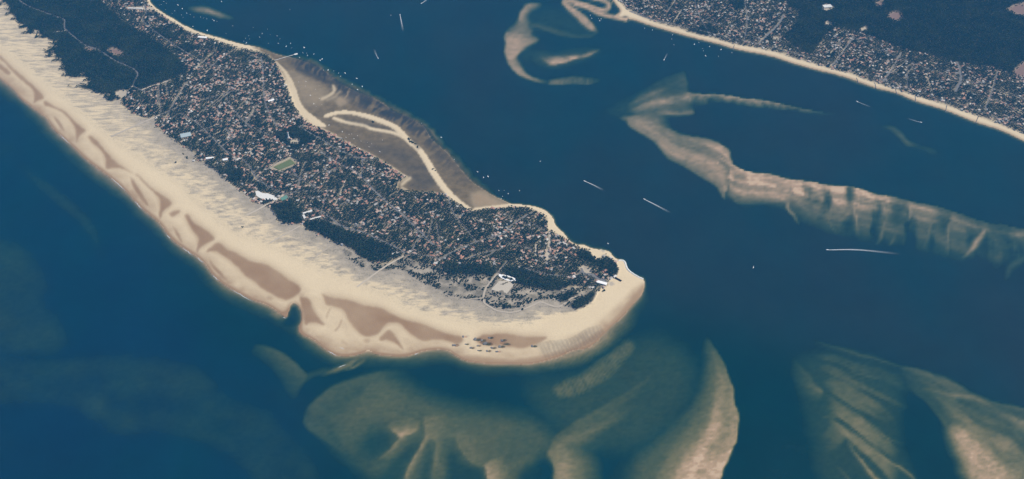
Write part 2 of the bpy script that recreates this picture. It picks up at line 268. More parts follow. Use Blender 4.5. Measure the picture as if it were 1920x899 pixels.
cut(blur(poly([(542, 577), (552, 569), (562, 580), (566, 600), (556, 612), (540, 612), (530, 606), (538, 594)], True), 3.5) * .9)
# currents make every edge wander
def warp(a, amp, sc_, sd):
    du = (noise2(UU / sc_, VV / (sc_ * .7), sd, 4) - .5) * amp; dv = (noise2(UU / sc_ + 31, VV / (sc_ * .7) + 17, sd + 1, 4) - .5) * amp
    x = np.clip((UU + du - U0) / ST, 0, NU - 1.001); y = np.clip((VV + dv * .7 - V0) / ST, 0, NV - 1.001)
    i = x.astype(int); j = y.astype(int); f = x - i; g = y - j
    return (a[j, i] * (1 - f) + a[j, i + 1] * f) * (1 - g) + (a[j + 1, i] * (1 - f) + a[j + 1, i + 1] * f) * g
open_w = np.clip(1 - 2.2 * blur(land, 8), 0, 1)
S = (warp(S, 11, 40, 91) ** 1.22) * open_w + S * (1 - open_w)
# fine sand-wave texture on every shoal
S = S * (1 + .5 * open_w * (noise2(UU / 9 + VV / 7, VV / 3.6 - UU / 13, 44, 2) - .5) + .16 * (noise2(UU / 5, VV / 4, 41, 2) - .5) + .22 * (noise2(UU / 26, VV / 18, 43, 3) - .5))
S = np.clip(S, .004, .96)
K_EXT = .42
depth = -np.log(S) / K_EXT

# ------------------------------------------------------------------ land cover masks
def P_(*pts): return list(pts)
wet = Z(); mud = Z(); weed = Z(); dune = Z(); litter = Z(); pale = Z()
runnels = [
 [(-60, 70), (0, 113), (17, 130), (24, 138), (36, 149), (50, 160), (62, 172), (63, 187), (60, 199), (66, 194), (78, 188), (84, 184), (72, 168), (57, 155), (45, 144), (30, 132), (0, 104), (-60, 60)],
 [(-60, 88), (0, 132), (14, 143), (22, 139), (10, 126), (-60, 78)],
 [(80, 189), (83, 200), (94, 202), (109, 208), (120, 215), (132, 228), (140, 242), (142, 253), (140, 268), (145, 271), (150, 257), (160, 248), (162, 245), (147, 233), (133, 220), (120, 208), (103, 200), (87, 190)],
 [(162, 254), (169, 265), (179, 275), (192, 288), (197, 300), (197, 315), (203, 319), (215, 316), (235, 320), (252, 328), (245, 322), (228, 311), (214, 300), (200, 285), (188, 270), (178, 260), (170, 255)],
 [(250, 327), (258, 332), (270, 345), (288, 362), (298, 375), (299, 390), (297, 405), (302, 414), (307, 398), (322, 385), (320, 377), (307, 367), (290, 357), (273, 342), (262, 330), (253, 326)],
 [(315, 400), (323, 410), (327, 407), (340, 397), (332, 394)],
 [(345, 404), (353, 402), (364, 418), (382, 428), (397, 440), (404, 450), (390, 457), (375, 468), (370, 479), (366, 474), (369, 460), (370, 447), (360, 434), (350, 416)],
 [(407, 454), (417, 458), (427, 468), (440, 472), (453, 480), (473, 490), (498, 495), (510, 502), (527, 512), (540, 523), (560, 535), (564, 547), (550, 560), (533, 564), (510, 554), (487, 540), (477, 530), (460, 520), (450, 508), (433, 492), (418, 482), (402, 472), (385, 475), (393, 465)],
 [(602, 550), (620, 557), (657, 563), (683, 572), (714, 577), (734, 588), (759, 599), (793, 607), (827, 621), (847, 627), (868, 632), (867, 643), (853, 647), (842, 642), (818, 638), (795, 642), (775, 632), (759, 619), (747, 608), (730, 607), (720, 615), (710, 627), (697, 632), (680, 631), (667, 620), (653, 603), (643, 583), (620, 575), (610, 573), (607, 562)],
 [(712, 632), (728, 619), (742, 630), (760, 662), (745, 648), (727, 640), (710, 641)],
 [(904, 628), (944, 625), (980, 630), (1005, 631), (1027, 633), (1013, 644), (1000, 649), (980, 655), (960, 653), (927, 650), (902, 647), (890, 638)],
 [(560, 555), (580, 560), (588, 580), (600, 598), (612, 612), (585, 606), (572, 612), (566, 590)],
 [(96, 214), (108, 222), (122, 244), (120, 250), (106, 232)], [(243, 330), (256, 345), (280, 385), (272, 386), (250, 356)],
 [(320, 420), (335, 436), (345, 462), (332, 446)], [(388, 480), (405, 500), (440, 538), (425, 530), (398, 505)],
]
for p in runnels:
    m_ = poly(p, True); wet = np.maximum(wet, np.maximum(.85 * blur(m_, 2.2), .85 * blur(m_, 7)))
wet = wet * (.85 + .3 * (noise2(UU / 40, VV / 30, 3, 3) - .2))
wet = np.maximum(wet, ridge([(641, 600), (636, 612), (628, 622)], 4, .6, False)); wet = np.maximum(wet, ridge([(620, 578), (614, 590), (612, 597)], 4, .5, False))  # first thin dark line is ridge shading, painted with the damp sand colour
wet = np.maximum(wet, ridge([(640, 640), (655, 650), (668, 662)], 8, .45, False)); wet = np.maximum(wet, ridge([(540, 545), (556, 552), (570, 556)], 14, .5, False))
LANDWARD = [(-170, 10), (-60, 55), (0, 104), (45, 144), (84, 184), (103, 200), (133, 220), (162, 245), (178, 260), (214, 300), (262, 330), (307, 367), (322, 385), (353, 402), (397, 440), (417, 458), (453, 480), (498, 495), (540, 523), (565, 535), (602, 550), (657, 563), (714, 577), (760, 598), (827, 621), (868, 632), (944, 626), (1027, 633), (1090, 622), (1150, 578), (1195, 535)]
tidal = blur(poly(list(spline(LANDWARD, step=4)) + [(1230, 540), (1230, 720), (600, 740), (300, 520), (-170, 140)]), 3) * land_p
lump = noise2(UU / 26 + VV / 60, VV / 16 - UU / 70, 99, 4)  # lumps imitate soft shading of the bar ridges through damp sand colour
far_in = np.clip((1 - blur(land_p, 20)) * 2.0 - .15, 0, 1)
wet = np.maximum(wet, tidal * np.clip(.15 + .55 * far_in + .9 * (lump - .5) * (.35 + far_in), 0, .72))
inner = np.clip(1 - blur(land_p, 9) * 1.0, 0, 1) * land_p * ocean_side
wet = np.maximum(wet, np.clip(inner * 2.5 - .12, 0, .85))
wet = np.maximum(wet, blur(poly([(1180, 560), (1207, 530), (1212, 545), (1195, 575), (1150, 620), (1120, 650), (1050, 680), (960, 690), (860, 680), (850, 664), (900, 668), (970, 672), (1040, 660), (1090, 640), (1140, 605)], True), 4) * .75)
for (u, v, r) in [(560, 600, 9), (688, 640, 7), (520, 548, 9), (505, 560, 8), (650, 655, 9), (720, 656, 6)]:
    wet = np.maximum(wet, .55 * np.exp(-((UU - u) ** 2 + ((VV - v) * 1.4) ** 2) / (2 * r * r)))
wet = wet * land_p
rip = strip([(1002, 648), (1030, 641), (1070, 635), (1100, 618), (1128, 610)], [(1018, 672), (1050, 664), (1085, 652), (1115, 638), (1136, 620)], [.6, .9, .8, .5], (.7, 1, 1, 1, .6), .6, None, 51, None, (19, 1.0, 3), (.05, .05))
weed = np.maximum(weed, rip * .5)
# tidal flat of the bay
flat = poly(P_((517, 100), (533, 104), (558, 110), (583, 119), (608, 132), (633, 152), (658, 166), (683, 177), (717, 192), (739, 209), (764, 217), (794, 236), (802, 247), (810, 261), (823, 272), (840, 286), (852, 301), (867, 319), (882, 337), (903, 352), (928, 367), (960, 384),
   (915, 391), (890, 394), (878, 392), (857, 379), (838, 366), (815, 362), (764, 360), (744, 358), (747, 343), (766, 333), (752, 325), (725, 307), (690, 287), (650, 267), (625, 252), (600, 240), (575, 226), (555, 195), (545, 170), (535, 148), (522, 126), (508, 108), (480, 93), (470, 88), (500, 92)))
mud = np.maximum(mud, blur(flat, 1.5))
mud = np.maximum(mud, np.clip(blur(flat, 9) * 3, 0, 1) * (land < .5) * (VV < 400))
outer = strip([(533, 103), (583, 118), (633, 151), (683, 176), (739, 208), (794, 236), (823, 272), (852, 301), (882, 337), (903, 352)], [(528, 115), (570, 140), (618, 168), (668, 203), (722, 225), (772, 255), (805, 285), (830, 320), (862, 350), (885, 362)], [1, 1, .95, .7, .1], (.6, 1, 1, .8, 1, 1, .8, .6, .4, .2), .9, (120, 1.3), 53)
weed = np.maximum(weed, outer); weed = np.maximum(weed, ridge([(556, 128), (585, 140), (612, 152), (634, 158)], 12, .95, False))
weed = np.maximum(weed, blur(poly([(640, 255), (700, 268), (760, 280), (810, 320), (820, 345), (770, 350), (765, 325), (730, 300), (690, 282)], True), 8) * (.2 + .6 * noise2(UU / 20, VV / 9, 6, 3)))
weed = np.maximum(weed, blur(poly([(775, 335), (800, 328), (818, 345), (800, 356), (770, 352)], True), 3) * .55)
spit_a = [(607, 218), (620, 213), (642, 209), (667, 211), (700, 219), (739, 234), (755, 247), (775, 268), (792, 283), (806, 304), (823, 331), (840, 355), (862, 377), (882, 391)]
spit_b = [(610, 221), (627, 216), (645, 213), (667, 216), (700, 226), (735, 240), (748, 253), (764, 267), (782, 284), (797, 307), (811, 331), (830, 357), (852, 376), (878, 393)]
spit = strip(spit_a, spit_b, [1, 1, 1], (1, 1), .9, ends=(0, 0))
bars = [strip([(518, 116), (533, 138), (542, 163), (548, 183), (562, 207), (575, 223), (592, 235), (608, 239)], [(524, 122), (541, 142), (554, 168), (561, 190), (572, 207), (587, 219), (600, 229), (610, 237)], [1, 1, 1], (.8, 1), .9, ends=(0, 0)),
        spit, ridge([(625, 222), (650, 230), (683, 236), (696, 242), (734, 249), (757, 258), (770, 268)], 4.5, 1.2, False, 1), ridge([(602, 187), (617, 180), (627, 170), (624, 160)], 4, .8, False), ridge([(612, 188), (628, 182), (637, 170)], 3, .4, False),
        ridge([(890, 393), (914, 390), (940, 387), (962, 384), (985, 385)], 4, 1.1, False, 1), ridge([(280, -5), (284, 6), (291, 16), (300, 22)], 8, 1.3, False, 1), ridge([(317, 33), (330, 41), (345, 50)], 4, .7, False), ridge([(455, 88), (470, 93), (485, 96)], 5, .8, False), ridge([(770, 334), (760, 341), (752, 348)], 4, .9, False), ridge([(752, 352), (764, 359)], 3, .8, False),
        ridge([(1010, 393), (1024, 398), (1034, 412), (1036, 424), (1050, 436), (1064, 446)], 9, 1.3, False, 1), ridge([(1064, 448), (1085, 461), (1105, 468), (1118, 475)], 5, 1.1, False, 1), blur(poly([(1100, 464), (1120, 467), (1130, 468), (1144, 475), (1143, 480), (1128, 476), (1118, 482), (1130, 488), (1118, 490), (1112, 480)]), 1.2), ridge([(1145, 478), (1158, 488), (1170, 490), (1176, 506), (1195, 521), (1206, 525)], 8, 1.3, False, 1)]
beach = Z()
for b in bars: beach = np.maximum(beach, b)
beach = np.clip(beach, 0, 1)
brown = np.maximum(blur(poly([(628, 190), (650, 172), (677, 176), (655, 190), (638, 200)]), 2) * .6, blur(poly([(884, 364), (903, 360), (929, 374), (953, 385), (930, 390), (888, 390)]), 4) * .8)
brown = np.maximum(brown, blur(poly([(532, 128), (560, 140), (590, 155), (615, 172), (600, 200), (570, 195), (555, 165)]), 6) * .35)
mud = np.clip(mud * (1 - beach) * (1 - .75 * brown), 0, 1); wet = np.clip(np.maximum(wet, brown * .7) * (1 - beach), 0, 1)
weed = weed * (1 - beach)
weed = np.maximum(weed, ridge([(770, 262), (780, 272), (786, 280)], 7, .6, False))
lagoon_weed = blur(poly([(640, 222), (690, 230), (735, 243), (765, 262), (740, 247), (690, 238), (650, 229)]), 2)
weed = np.maximum(weed, lagoon_weed * .5)
# east beach is dry with a damp foot
eb = blur(land_e, 3.5); wet = np.maximum(wet, np.clip((1 - eb) * 2.6 - .25, 0, .55) * land_e)
for (u, v) in [(1172, 32)]: weed = np.maximum(weed, .9 * np.exp(-((UU - u) ** 2 / 30 + (VV - v) ** 2 / 5)))

FOREST_W = [(-170, -170), (100, -170), (150, -30), (177, 0), (200, 13), (232, 42), (267, 63), (307, 90), (334, 110), (357, 133), (317, 153), (270, 170), (243, 175), (232, 190), (225, 193), (208, 186),
  (195, 180), (180, 170), (168, 165), (155, 164), (165, 158), (160, 148), (150, 147), (132, 144), (138, 134), (120, 129), (124, 120), (107, 115), (98, 106), (90, 100), (103, 89), (94, 80), (85, 69), (78, 73), (67, 72), (60, 62), (50, 60), (38, 48), (30, 42), (22, 32), (17, 15), (5, 7), (-10, -10), (-60, -50), (-170, -140)]
TOWN_W = [(100, -170), (225, -170), (245, -80), (262, -30), (276, 0), (280, 10), (293, 22), (312, 35), (330, 45), (350, 58), (378, 68), (415, 80), (445, 90), (475, 96), (505, 105), (514, 114), (520, 125), (533, 150), (542, 175), (552, 200), (572, 228), (600, 242), (625, 254),
  (650, 269), (690, 289), (725, 309), (752, 328), (764, 333), (747, 343), (744, 357), (764, 360), (814, 363), (838, 367), (857, 380), (874, 390), (890, 398), (914, 393), (960, 389), (985, 389), (1010, 398), (1028, 410), (1028, 432), (1050, 441), (1073, 455), (1103, 470), (1114, 482), (1132, 488), (1128, 478), (1145, 482), (1153, 490), (1159, 505),
  (1157, 517), (1140, 528), (1142, 536), (1128, 542), (1100, 543), (1074, 538), (1052, 546), (1018, 547), (1000, 543), (970, 537), (945, 530), (920, 522), (905, 517), (862, 516), (840, 521), (824, 503), (780, 494), (757, 482), (740, 493), (714, 500), (690, 492), (680, 488), (657, 468), (613, 450), (580, 434), (563, 424), (533, 420), (523, 412), (507, 389), (495, 384), (479, 382), (449, 360), (425, 342), (415, 322), (389, 307), (366, 304), (371, 293), (356, 284), (334, 272), (320, 257), (296, 239), (287, 226), (267, 221), (247, 212), (227, 196), (232, 190), (243, 175), (270, 170), (317, 153), (357, 133), (334, 110), (307, 90), (267, 63), (232, 42), (200, 13), (177, 0), (150, -30)]
SHRUB = [(757, 484), (780, 494), (824, 502), (840, 521), (862, 516), (905, 517), (945, 530), (970, 537), (1018, 547), (1052, 546), (1074, 538), (1100, 543), (1128, 542), (1120, 552), (1112, 566), (1090, 580), (1060, 576), (1035, 566), (1010, 564), (985, 576), (955, 582), (925, 578), (905, 566), (880, 564), (845, 556), (815, 540), (785, 528), (765, 512), (745, 505), (740, 494)]
SHRUB2 = [(640, 465), (690, 490), (714, 500), (740, 494), (745, 505), (720, 512), (680, 502), (650, 485)]
def rag(a, amp, su, sv, sd):
    du = (noise2(UU / su, VV / sv, sd, 3) - .5) * amp
    i = np.clip(np.round((UU + du - U0) / ST), 0, NU - 1).astype(int); j = np.clip(np.round((VV - U0 * 0 - V0) / ST), 0, NV - 1).astype(int)
    return a[j, i]
wside = poly([(-170, -170), (20, -20), (110, 60), (190, 150), (230, 185), (340, 250), (400, 290), (520, 380), (700, 470), (760, 470), (760, 540), (300, 500), (-170, 200)])
forest_w = poly(FOREST_W); town_w = poly(TOWN_W)
forest_w = np.where(wside > 0, rag(forest_w, 60, 26, 4, 95), forest_w); town_w = np.where(wside > 0, rag(town_w, 22, 22, 6, 96), town_w) * (1 - forest_w)
shrub = np.maximum(poly(SHRUB), poly(SHRUB2))
dense_polys = [
 [(940, 507), (984, 504), (1018, 522), (1074, 533), (1052, 546), (1018, 547), (962, 532)], [(505, 388), (542, 381), (560, 393), (567, 403), (566, 424), (534, 420), (522, 410)],
 [(571, 426), (590, 415), (620, 422), (660, 438), (715, 458), (740, 470), (722, 492), (690, 490), (650, 464), (610, 448)], [(828, 498), (905, 498), (932, 512), (920, 521), (862, 516), (840, 521)],
 [(512, 257), (528, 247), (555, 236), (598, 255), (575, 270), (553, 283)], [(424, 322), (436, 314), (456, 322), (452, 338), (430, 342)],
 [(1125, 504), (1110, 494), (1120, 488), (1150, 490), (1160, 508), (1157, 520)], [(1047, 556), (1074, 547), (1085, 554), (1066, 569), (1051, 569)], [(1065, 574), (1096, 557), (1118, 547), (1112, 565), (1091, 578), (1080, 583)],
 [(1090, 470), (1105, 472), (1116, 486), (1110, 494), (1080, 478)], [(385, 306), (415, 319), (425, 342), (410, 325), (388, 311)], [(330, 95), (345, 80), (370, 90), (350, 105)], [(290, 55), (320, 62), (335, 78), (300, 70)],
 [(946, 576), (957, 574), (958, 581), (947, 582)], [(1290, 60), (1330, 48), (1345, 62), (1320, 68)], [(1370, 5), (1395, -2), (1400, 15), (1378, 18)]]
dense = Z()
for p in dense_polys: dense = np.maximum(dense, poly(p))
EAST_FOREST = [(1462, -170), (1466, -10), (1480, 13), (1500, 24), (1500, 30), (1487, 52), (1470, 66), (1472, 74), (1517, 104), (1527, 97), (1542, 75), (1567, 53), (1577, 52), (1609, 62), (1640, 73), (1717, 100), (1790, 117), (1857, 127), (1920, 147), (2120, 215), (2120, -170)]
TOWN_E = [(1132, -170), (1145, -40), (1160, 0)] + EAST_TOP[1:] + EAST_FOREST[::-1][1:]
forest_e = poly(EAST_FOREST); town_e = poly(TOWN_E) * (1 - forest_e)
clear = Z()
for p in [[(215, 177), (230, 170), (240, 172), (239, 183), (225, 185)], [(1543, 15), (1549, 9), (1556, 13), (1567, 15), (1560, 19), (1545, 21)], [(1545, 45), (1552, 41), (1560, 47), (1553, 50)], [(1612, 57), (1622, 51), (1628, 57), (1618, 60)],
          [(1446, 73), (1455, 70), (1464, 73), (1458, 78)], [(545, 268), (553, 262), (564, 265), (560, 272), (547, 272)], [(64, 60), (72, 59), (74, 62), (67, 63)], [(1088, 504), (1094, 499), (1109, 507), (1108, 514), (1096, 514)], [(1138, 531), (1147, 529), (1153, 534), (1145, 538)],
          [(508, 314), (546, 297), (558, 307), (551, 312), (526, 323)], [(1119, 462), (1136, 468), (1132, 474)], [(236, 14), (262, 16), (290, 16), (290, 19), (258, 22), (240, 20)], [(1024, 470), (1031, 470), (1031, 489), (1023, 489)]]:
    clear = np.maximum(clear, poly(p))
heath = Z()
for p in [[(1664, 33), (1672, 24), (1684, 23), (1692, 33), (1680, 41)], [(1641, 8), (1648, 3), (1657, 5), (1654, 12), (1645, 13)], [(1888, 20), (1905, 10), (1940, 8), (1940, 28), (1912, 30)], [(1898, 140), (1915, 120), (1945, 115), (1945, 145), (1915, 146)], [(200, 95), (214, 92), (232, 100), (226, 106), (213, 103)], [(158, 90), (175, 92), (180, 97), (165, 96)]]:
    heath = np.maximum(heath, blur(poly(p, True), 1.5))
DUNE = [(-170, -60), (0, 86), (67, 142), (93, 167), (120, 184), (142, 206), (167, 223), (184, 241), (205, 259), (230, 276), (270, 302), (290, 316), (315, 333), (340, 349), (360, 371), (382, 391), (410, 416), (443, 438), (493, 458), (527, 471), (560, 488), (599, 508), (650, 527), (697, 545), (747, 568), (760, 578), (810, 592), (860, 602), (902, 611), (944, 613), (999, 609), (1040, 592), (1080, 585), (1112, 568), (1060, 540), (900, 500), (700, 470), (500, 370), (200, 150), (0, -40), (-170, -170)]
dune = blur(poly(DUNE), 4) * (1 - blur(np.clip(forest_w + town_w, 0, 1), 1.5))
# vegetated hollows near the wood edge are denser
densveg = blur(np.clip(forest_w + town_w + shrub, 0, 1), 16); dune = np.clip(dune * (.5 + 1.3 * densveg * np.clip((UU - 190) / 140, .12, 1)), 0, 1)
dune = np.maximum(dune, shrub * .75)
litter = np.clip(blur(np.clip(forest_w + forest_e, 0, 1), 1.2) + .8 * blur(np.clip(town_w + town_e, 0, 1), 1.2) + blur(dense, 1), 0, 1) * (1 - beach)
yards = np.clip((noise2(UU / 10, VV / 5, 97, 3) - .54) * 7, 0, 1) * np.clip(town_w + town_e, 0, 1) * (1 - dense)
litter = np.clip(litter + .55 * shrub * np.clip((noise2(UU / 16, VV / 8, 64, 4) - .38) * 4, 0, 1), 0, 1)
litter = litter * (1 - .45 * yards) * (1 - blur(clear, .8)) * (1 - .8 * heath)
ocs = [(870, 632, 7), (853, 648, 9), (893, 637, 10), (874, 646, 6), (905, 639, 7), (912, 645, 11), (919, 634, 7), (943, 639, 8), (897, 649, 6), (884, 653, 7), (924, 653, 8), (939, 651, 9), (898, 658, 6), (915, 659, 7), (933, 660, 7), (1000, 650, 8)]
pools = Z()
for (u, v, r) in ocs: pools = np.maximum(pools, np.exp(-(((UU - u - r * .35) / (r * .62)) ** 2 + ((VV - v) / (r * .27)) ** 2)))
for (u, v, a, b) in [(912, 645, 14, 3.2), (948, 645, 12, 2.6)]: pools = np.maximum(pools, .8 * np.exp(-(((UU - u) / a) ** 2 + ((VV - v - (UU - u) * .18) / b) ** 2)))

# ------------------------------------------------------------------ heights
ramp = np.clip((blur(land, 14) - .45) * 2, 0, 1)
GX, GY = ground(UU, VV)
zl = .5 + 2.4 * ramp
zl += dune * (4 + 9 * (noise2(GX / 70, GY / 55, 61, 4) - .4)) * np.clip(ramp * 1.4 - .2, 0, 1)
zl += np.clip(litter, 0, 1) * (3 + 7 * noise2(GX / 300, GY / 300, 63, 3)) * ramp
flatm = np.clip(mud, 0, 1); zl = zl * (1 - flatm) + flatm * (.25 + .5 * noise2(UU / 14, VV / 8, 65, 3))
zl = zl * (1 - .55 * np.clip(wet, 0, 1))
zl = np.maximum(zl, .12)
zl = zl * (1 - np.clip(pools * 1.3, 0, 1)) - 3.2 * pools
zz = np.where(land > .5, zl, -np.maximum(depth, .12))
depth = np.where(land > .5, np.maximum(0.0, -zl), depth)
zz = np.minimum(zz, 60)
def zat(u, v):
    i = np.clip(np.round((np.asarray(u) - U0) / ST).astype(int), 0, NU - 1); j = np.clip(np.round((np.asarray(v) - V0) / ST).astype(int), 0, NV - 1)
    return zz[j, i]
def rat(r, u, v):
    i = np.clip(np.round((np.asarray(u) - U0) / ST).astype(int), 0, NU - 1); j = np.clip(np.round((np.asarray(v) - V0) / ST).astype(int), 0, NV - 1)
    return r[j, i]

# ------------------------------------------------------------------ mesh and material helpers
def mesh_np(name, verts, quads):
    me = bpy.data.meshes.new(name)
    nv, nf = len(verts), len(quads); k = quads.shape[1]
    me.vertices.add(nv); me.vertices.foreach_set('co', np.ascontiguousarray(verts, np.float32).ravel())
    me.loops.add(nf * k); me.loops.foreach_set('vertex_index', np.ascontiguousarray(quads, np.int32).ravel())
    me.polygons.add(nf); me.polygons.foreach_set('loop_start', np.arange(0, nf * k, k, dtype=np.int32))
    me.update(calc_edges=True); me.validate()
    return me
def attr(me, name, arr, kind='FLOAT'):
    a = me.attributes.new(name, kind, 'POINT')
    if kind == 'FLOAT': a.data.foreach_set('value', np.ascontiguousarray(arr, np.float32).ravel())
    elif kind == 'FLOAT_COLOR': a.data.foreach_set('color', np.ascontiguousarray(np.c_[arr, np.ones(len(arr))], np.float32).ravel())
    elif kind == 'INT': a.data.foreach_set('value', np.ascontiguousarray(arr, np.int32).ravel())
def link(name, me, mat=None, parent=None, **props):
    o = bpy.data.objects.new(name, me); C.objects.link(o)
    if mat is not None and me is not None and len(me.materials) == 0:
        for m in (mat if isinstance(mat, (list, tuple)) else [mat]): me.materials.append(m)
    if parent is not None: o.parent = parent
    for k, v in props.items(): o[k] = v
    return o
class NT:
    def __init__(s, name):
        s.m = bpy.data.materials.new(name); s.m.use_nodes = True; s.t = s.m.node_tree; s.n = s.t.nodes; s.n.clear()
        s.out = s.n.new('ShaderNodeOutputMaterial')
    def N(s, ty, **kw):
        n = s.n.new('ShaderNode' + ty)
        for k, v in kw.items(): setattr(n, k, v)
        return n
    def L(s, a, b): s.t.links.new(a, b)
    def put(s, v, sock):
        if isinstance(v, bpy.types.NodeSocket): s.L(v, sock)
        else: sock.default_value = v
    def math(s, op, a, b=0.0, c=None, clamp=False):
        n = s.N('Math', operation=op, use_clamp=clamp); s.put(a, n.inputs[0]); s.put(b, n.inputs[1])
        if c is not None: s.put(c, n.inputs[2])
        return n.outputs[0]
    def mix(s, f, a, b):
        n = s.N('Mix', data_type='RGBA'); s.put(f, n.inputs[0]); s.put(a, n.inputs[6]); s.put(b, n.inputs[7]); return n.outputs[2]
    def ramp(s, x, lo, hi):
        n = s.N('MapRange', interpolation_type='SMOOTHSTEP'); s.put(x, n.inputs[0]); n.inputs[1].default_value = lo; n.inputs[2].default_value = hi; return n.outputs[0]
    def noise(s, vec, scale, detail=4, rough=.55):
        n = s.N('TexNoise'); s.L(vec, n.inputs['Vector']); n.inputs['Scale'].default_value = scale; n.inputs['Detail'].default_value = detail; n.inputs['Roughness'].default_value = rough; return n.outputs[0]
    def attr(s, name):
        n = s.N('Attribute', attribute_name=name); return n
def c4(r, g, b): return (r, g, b, 1)
def simple(name, col, rough=.7, var=.25, scale=.4, spec=.3):
    t = NT(name); p = t.N('BsdfPrincipled'); p.inputs['Roughness'].default_value = rough; p.inputs['Specular IOR Level'].default_value = spec
    oi = t.N('ObjectInfo'); geo = t.N('NewGeometry')
    n = t.noise(geo.outputs['Position'], scale, 3)
    f = t.math('MULTIPLY_ADD', t.math('ADD', n, oi.outputs['Random']), var, 1 - var)
    h = t.N('HueSaturation'); h.inputs['Color'].default_value = c4(*col); t.L(f, h.inputs['Value'])
    t.L(h.outputs[0], p.inputs['Base Color']); t.L(p.outputs[0], t.out.inputs[0]); return t.m

# ------------------------------------------------------------------ ground sheet
t = NT('sand_and_soil')
geo = t.N('NewGeometry'); pos = geo.outputs['Position']
a1 = t.attr('cover_a'); a2 = t.attr('cover_b')
sa = t.N('SeparateColor'); t.L(a1.outputs['Color'], sa.inputs[0]); sb = t.N('SeparateColor'); t.L(a2.outputs['Color'], sb.inputs[0])
a3 = t.attr('cover_c'); sc3 = t.N('SeparateColor'); t.L(a3.outputs['Color'], sc3.inputs[0])
n_big = t.noise(pos, .004, 5); n_mid = t.noise(pos, .02, 5); n_fine = t.noise(pos, .12, 4, .65)
sand = t.mix(n_big, c4(.58, .46, .29), c4(.67, .54, .345))
sand = t.mix(t.math('MULTIPLY', t.ramp(n_fine, .35, .75), .35), sand, c4(.46, .36, .235))
seafl = t.mix(n_mid, c4(.42, .275, .175), c4(.52, .345, .225))
z = t.N('SeparateXYZ'); t.L(pos, z.inputs[0])
sand = t.mix(t.ramp(z.outputs[2], .35, -.35), sand, seafl)
wet_shade_col = t.mix(n_mid, c4(.175, .084, .026), c4(.222, .108, .038))
col = t.mix(t.math('MULTIPLY', sa.outputs[0], .95, clamp=True), sand, wet_shade_col)
mudc = t.mix(t.ramp(n_mid, .3, .7), c4(.112, .082, .040), c4(.172, .126, .064))
mudc = t.mix(t.math('MULTIPLY', t.ramp(n_fine, .5, .8), .5), mudc, c4(.22, .18, .125))
col = t.mix(sa.outputs[1], col, mudc)
col = t.mix(t.math('MULTIPLY', sa.outputs[2], .9, clamp=True), col, c4(.032, .034, .03))
# marram grass combed into streaks by the sea wind
def streaks(ang, scl, det):
    mp = t.N('Mapping'); t.L(pos, mp.inputs['Vector']); mp.inputs['Rotation'].default_value = (0, 0, R(-ang)); mp.inputs['Scale'].default_value = scl
    return t.noise(mp.outputs[0], 1.0, det, .62)
ymix = t.ramp(z.outputs[1], 5300, 6600)
def mixf(f, a_, b_): return t.math('ADD', t.math('MULTIPLY', a_, t.math('SUBTRACT', 1.0, f)), t.math('MULTIPLY', b_, f))
st1 = mixf(ymix, streaks(44, (.013, .030, .02), 6), streaks(24, (.006, .034, .02), 6))
st2 = mixf(ymix, streaks(44, (.02, .06, .05), 4), streaks(24, (.016, .06, .05), 4))
stv = t.math('ADD', t.math('MULTIPLY', st1, .55), t.math('ADD', t.math('MULTIPLY', st2, .27), t.math('MULTIPLY', t.noise(pos, .010, 5, .6), .18)))
g = t.math('SUBTRACT', 1.02, t.math('MULTIPLY', sb.outputs[0], .54))
gf = t.N('MapRange', interpolation_type='SMOOTHSTEP'); t.L(stv, gf.inputs[0]); t.L(t.math('SUBTRACT', g, .32), gf.inputs[1]); t.L(t.math('SUBTRACT', g, .16), gf.inputs[2])
grass = t.mix(t.math('ADD', t.math('MULTIPLY', n_fine, .5), t.math('MULTIPLY', t.ramp(n_mid, .3, .7), .5)), c4(.20, .175, .135), c4(.42, .355, .27))
col = t.mix(t.math('MULTIPLY', gf.outputs[0], t.math('MULTIPLY', t.math('POWER', sb.outputs[0], .4), .92)), col, grass)
shr = t.math('MULTIPLY', t.ramp(t.math('ADD', t.math('MULTIPLY', stv, .7), t.math('MULTIPLY', n_fine, .6)), .65, .80), t.math('MULTIPLY', sb.outputs[0], .7))
col = t.mix(shr, col, c4(.075, .07, .05))
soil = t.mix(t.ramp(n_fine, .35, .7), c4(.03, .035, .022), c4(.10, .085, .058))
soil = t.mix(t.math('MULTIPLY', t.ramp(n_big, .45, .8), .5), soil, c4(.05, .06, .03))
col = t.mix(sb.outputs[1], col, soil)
col = t.mix(sb.outputs[2], col, t.mix(n_fine, c4(.34, .29, .22), c4(.46, .39, .29)))
col = t.mix(sc3.outputs[0], col, c4(.20, .13, .10))
col = t.mix(sc3.outputs[1], col, t.mix(n_mid, c4(.075, .11, .035), c4(.12, .14, .05)))
p = t.N('BsdfPrincipled'); p.inputs['Roughness'].default_value = .95; p.inputs['Specular IOR Level'].default_value = .1
t.L(col, p.inputs['Base Color'])
bp = t.N('Bump'); bp.inputs['Strength'].default_value = .6; bp.inputs['Distance'].default_value = 2.5; t.L(t.math('ADD', n_fine, t.math('MULTIPLY', stv, t.math('MULTIPLY', sb.outputs[0], 3.0))), bp.inputs['Height']); t.L(bp.outputs[0], p.inputs['Normal'])
t.L(p.outputs[0], t.out.inputs[0])
M_ground = t.m

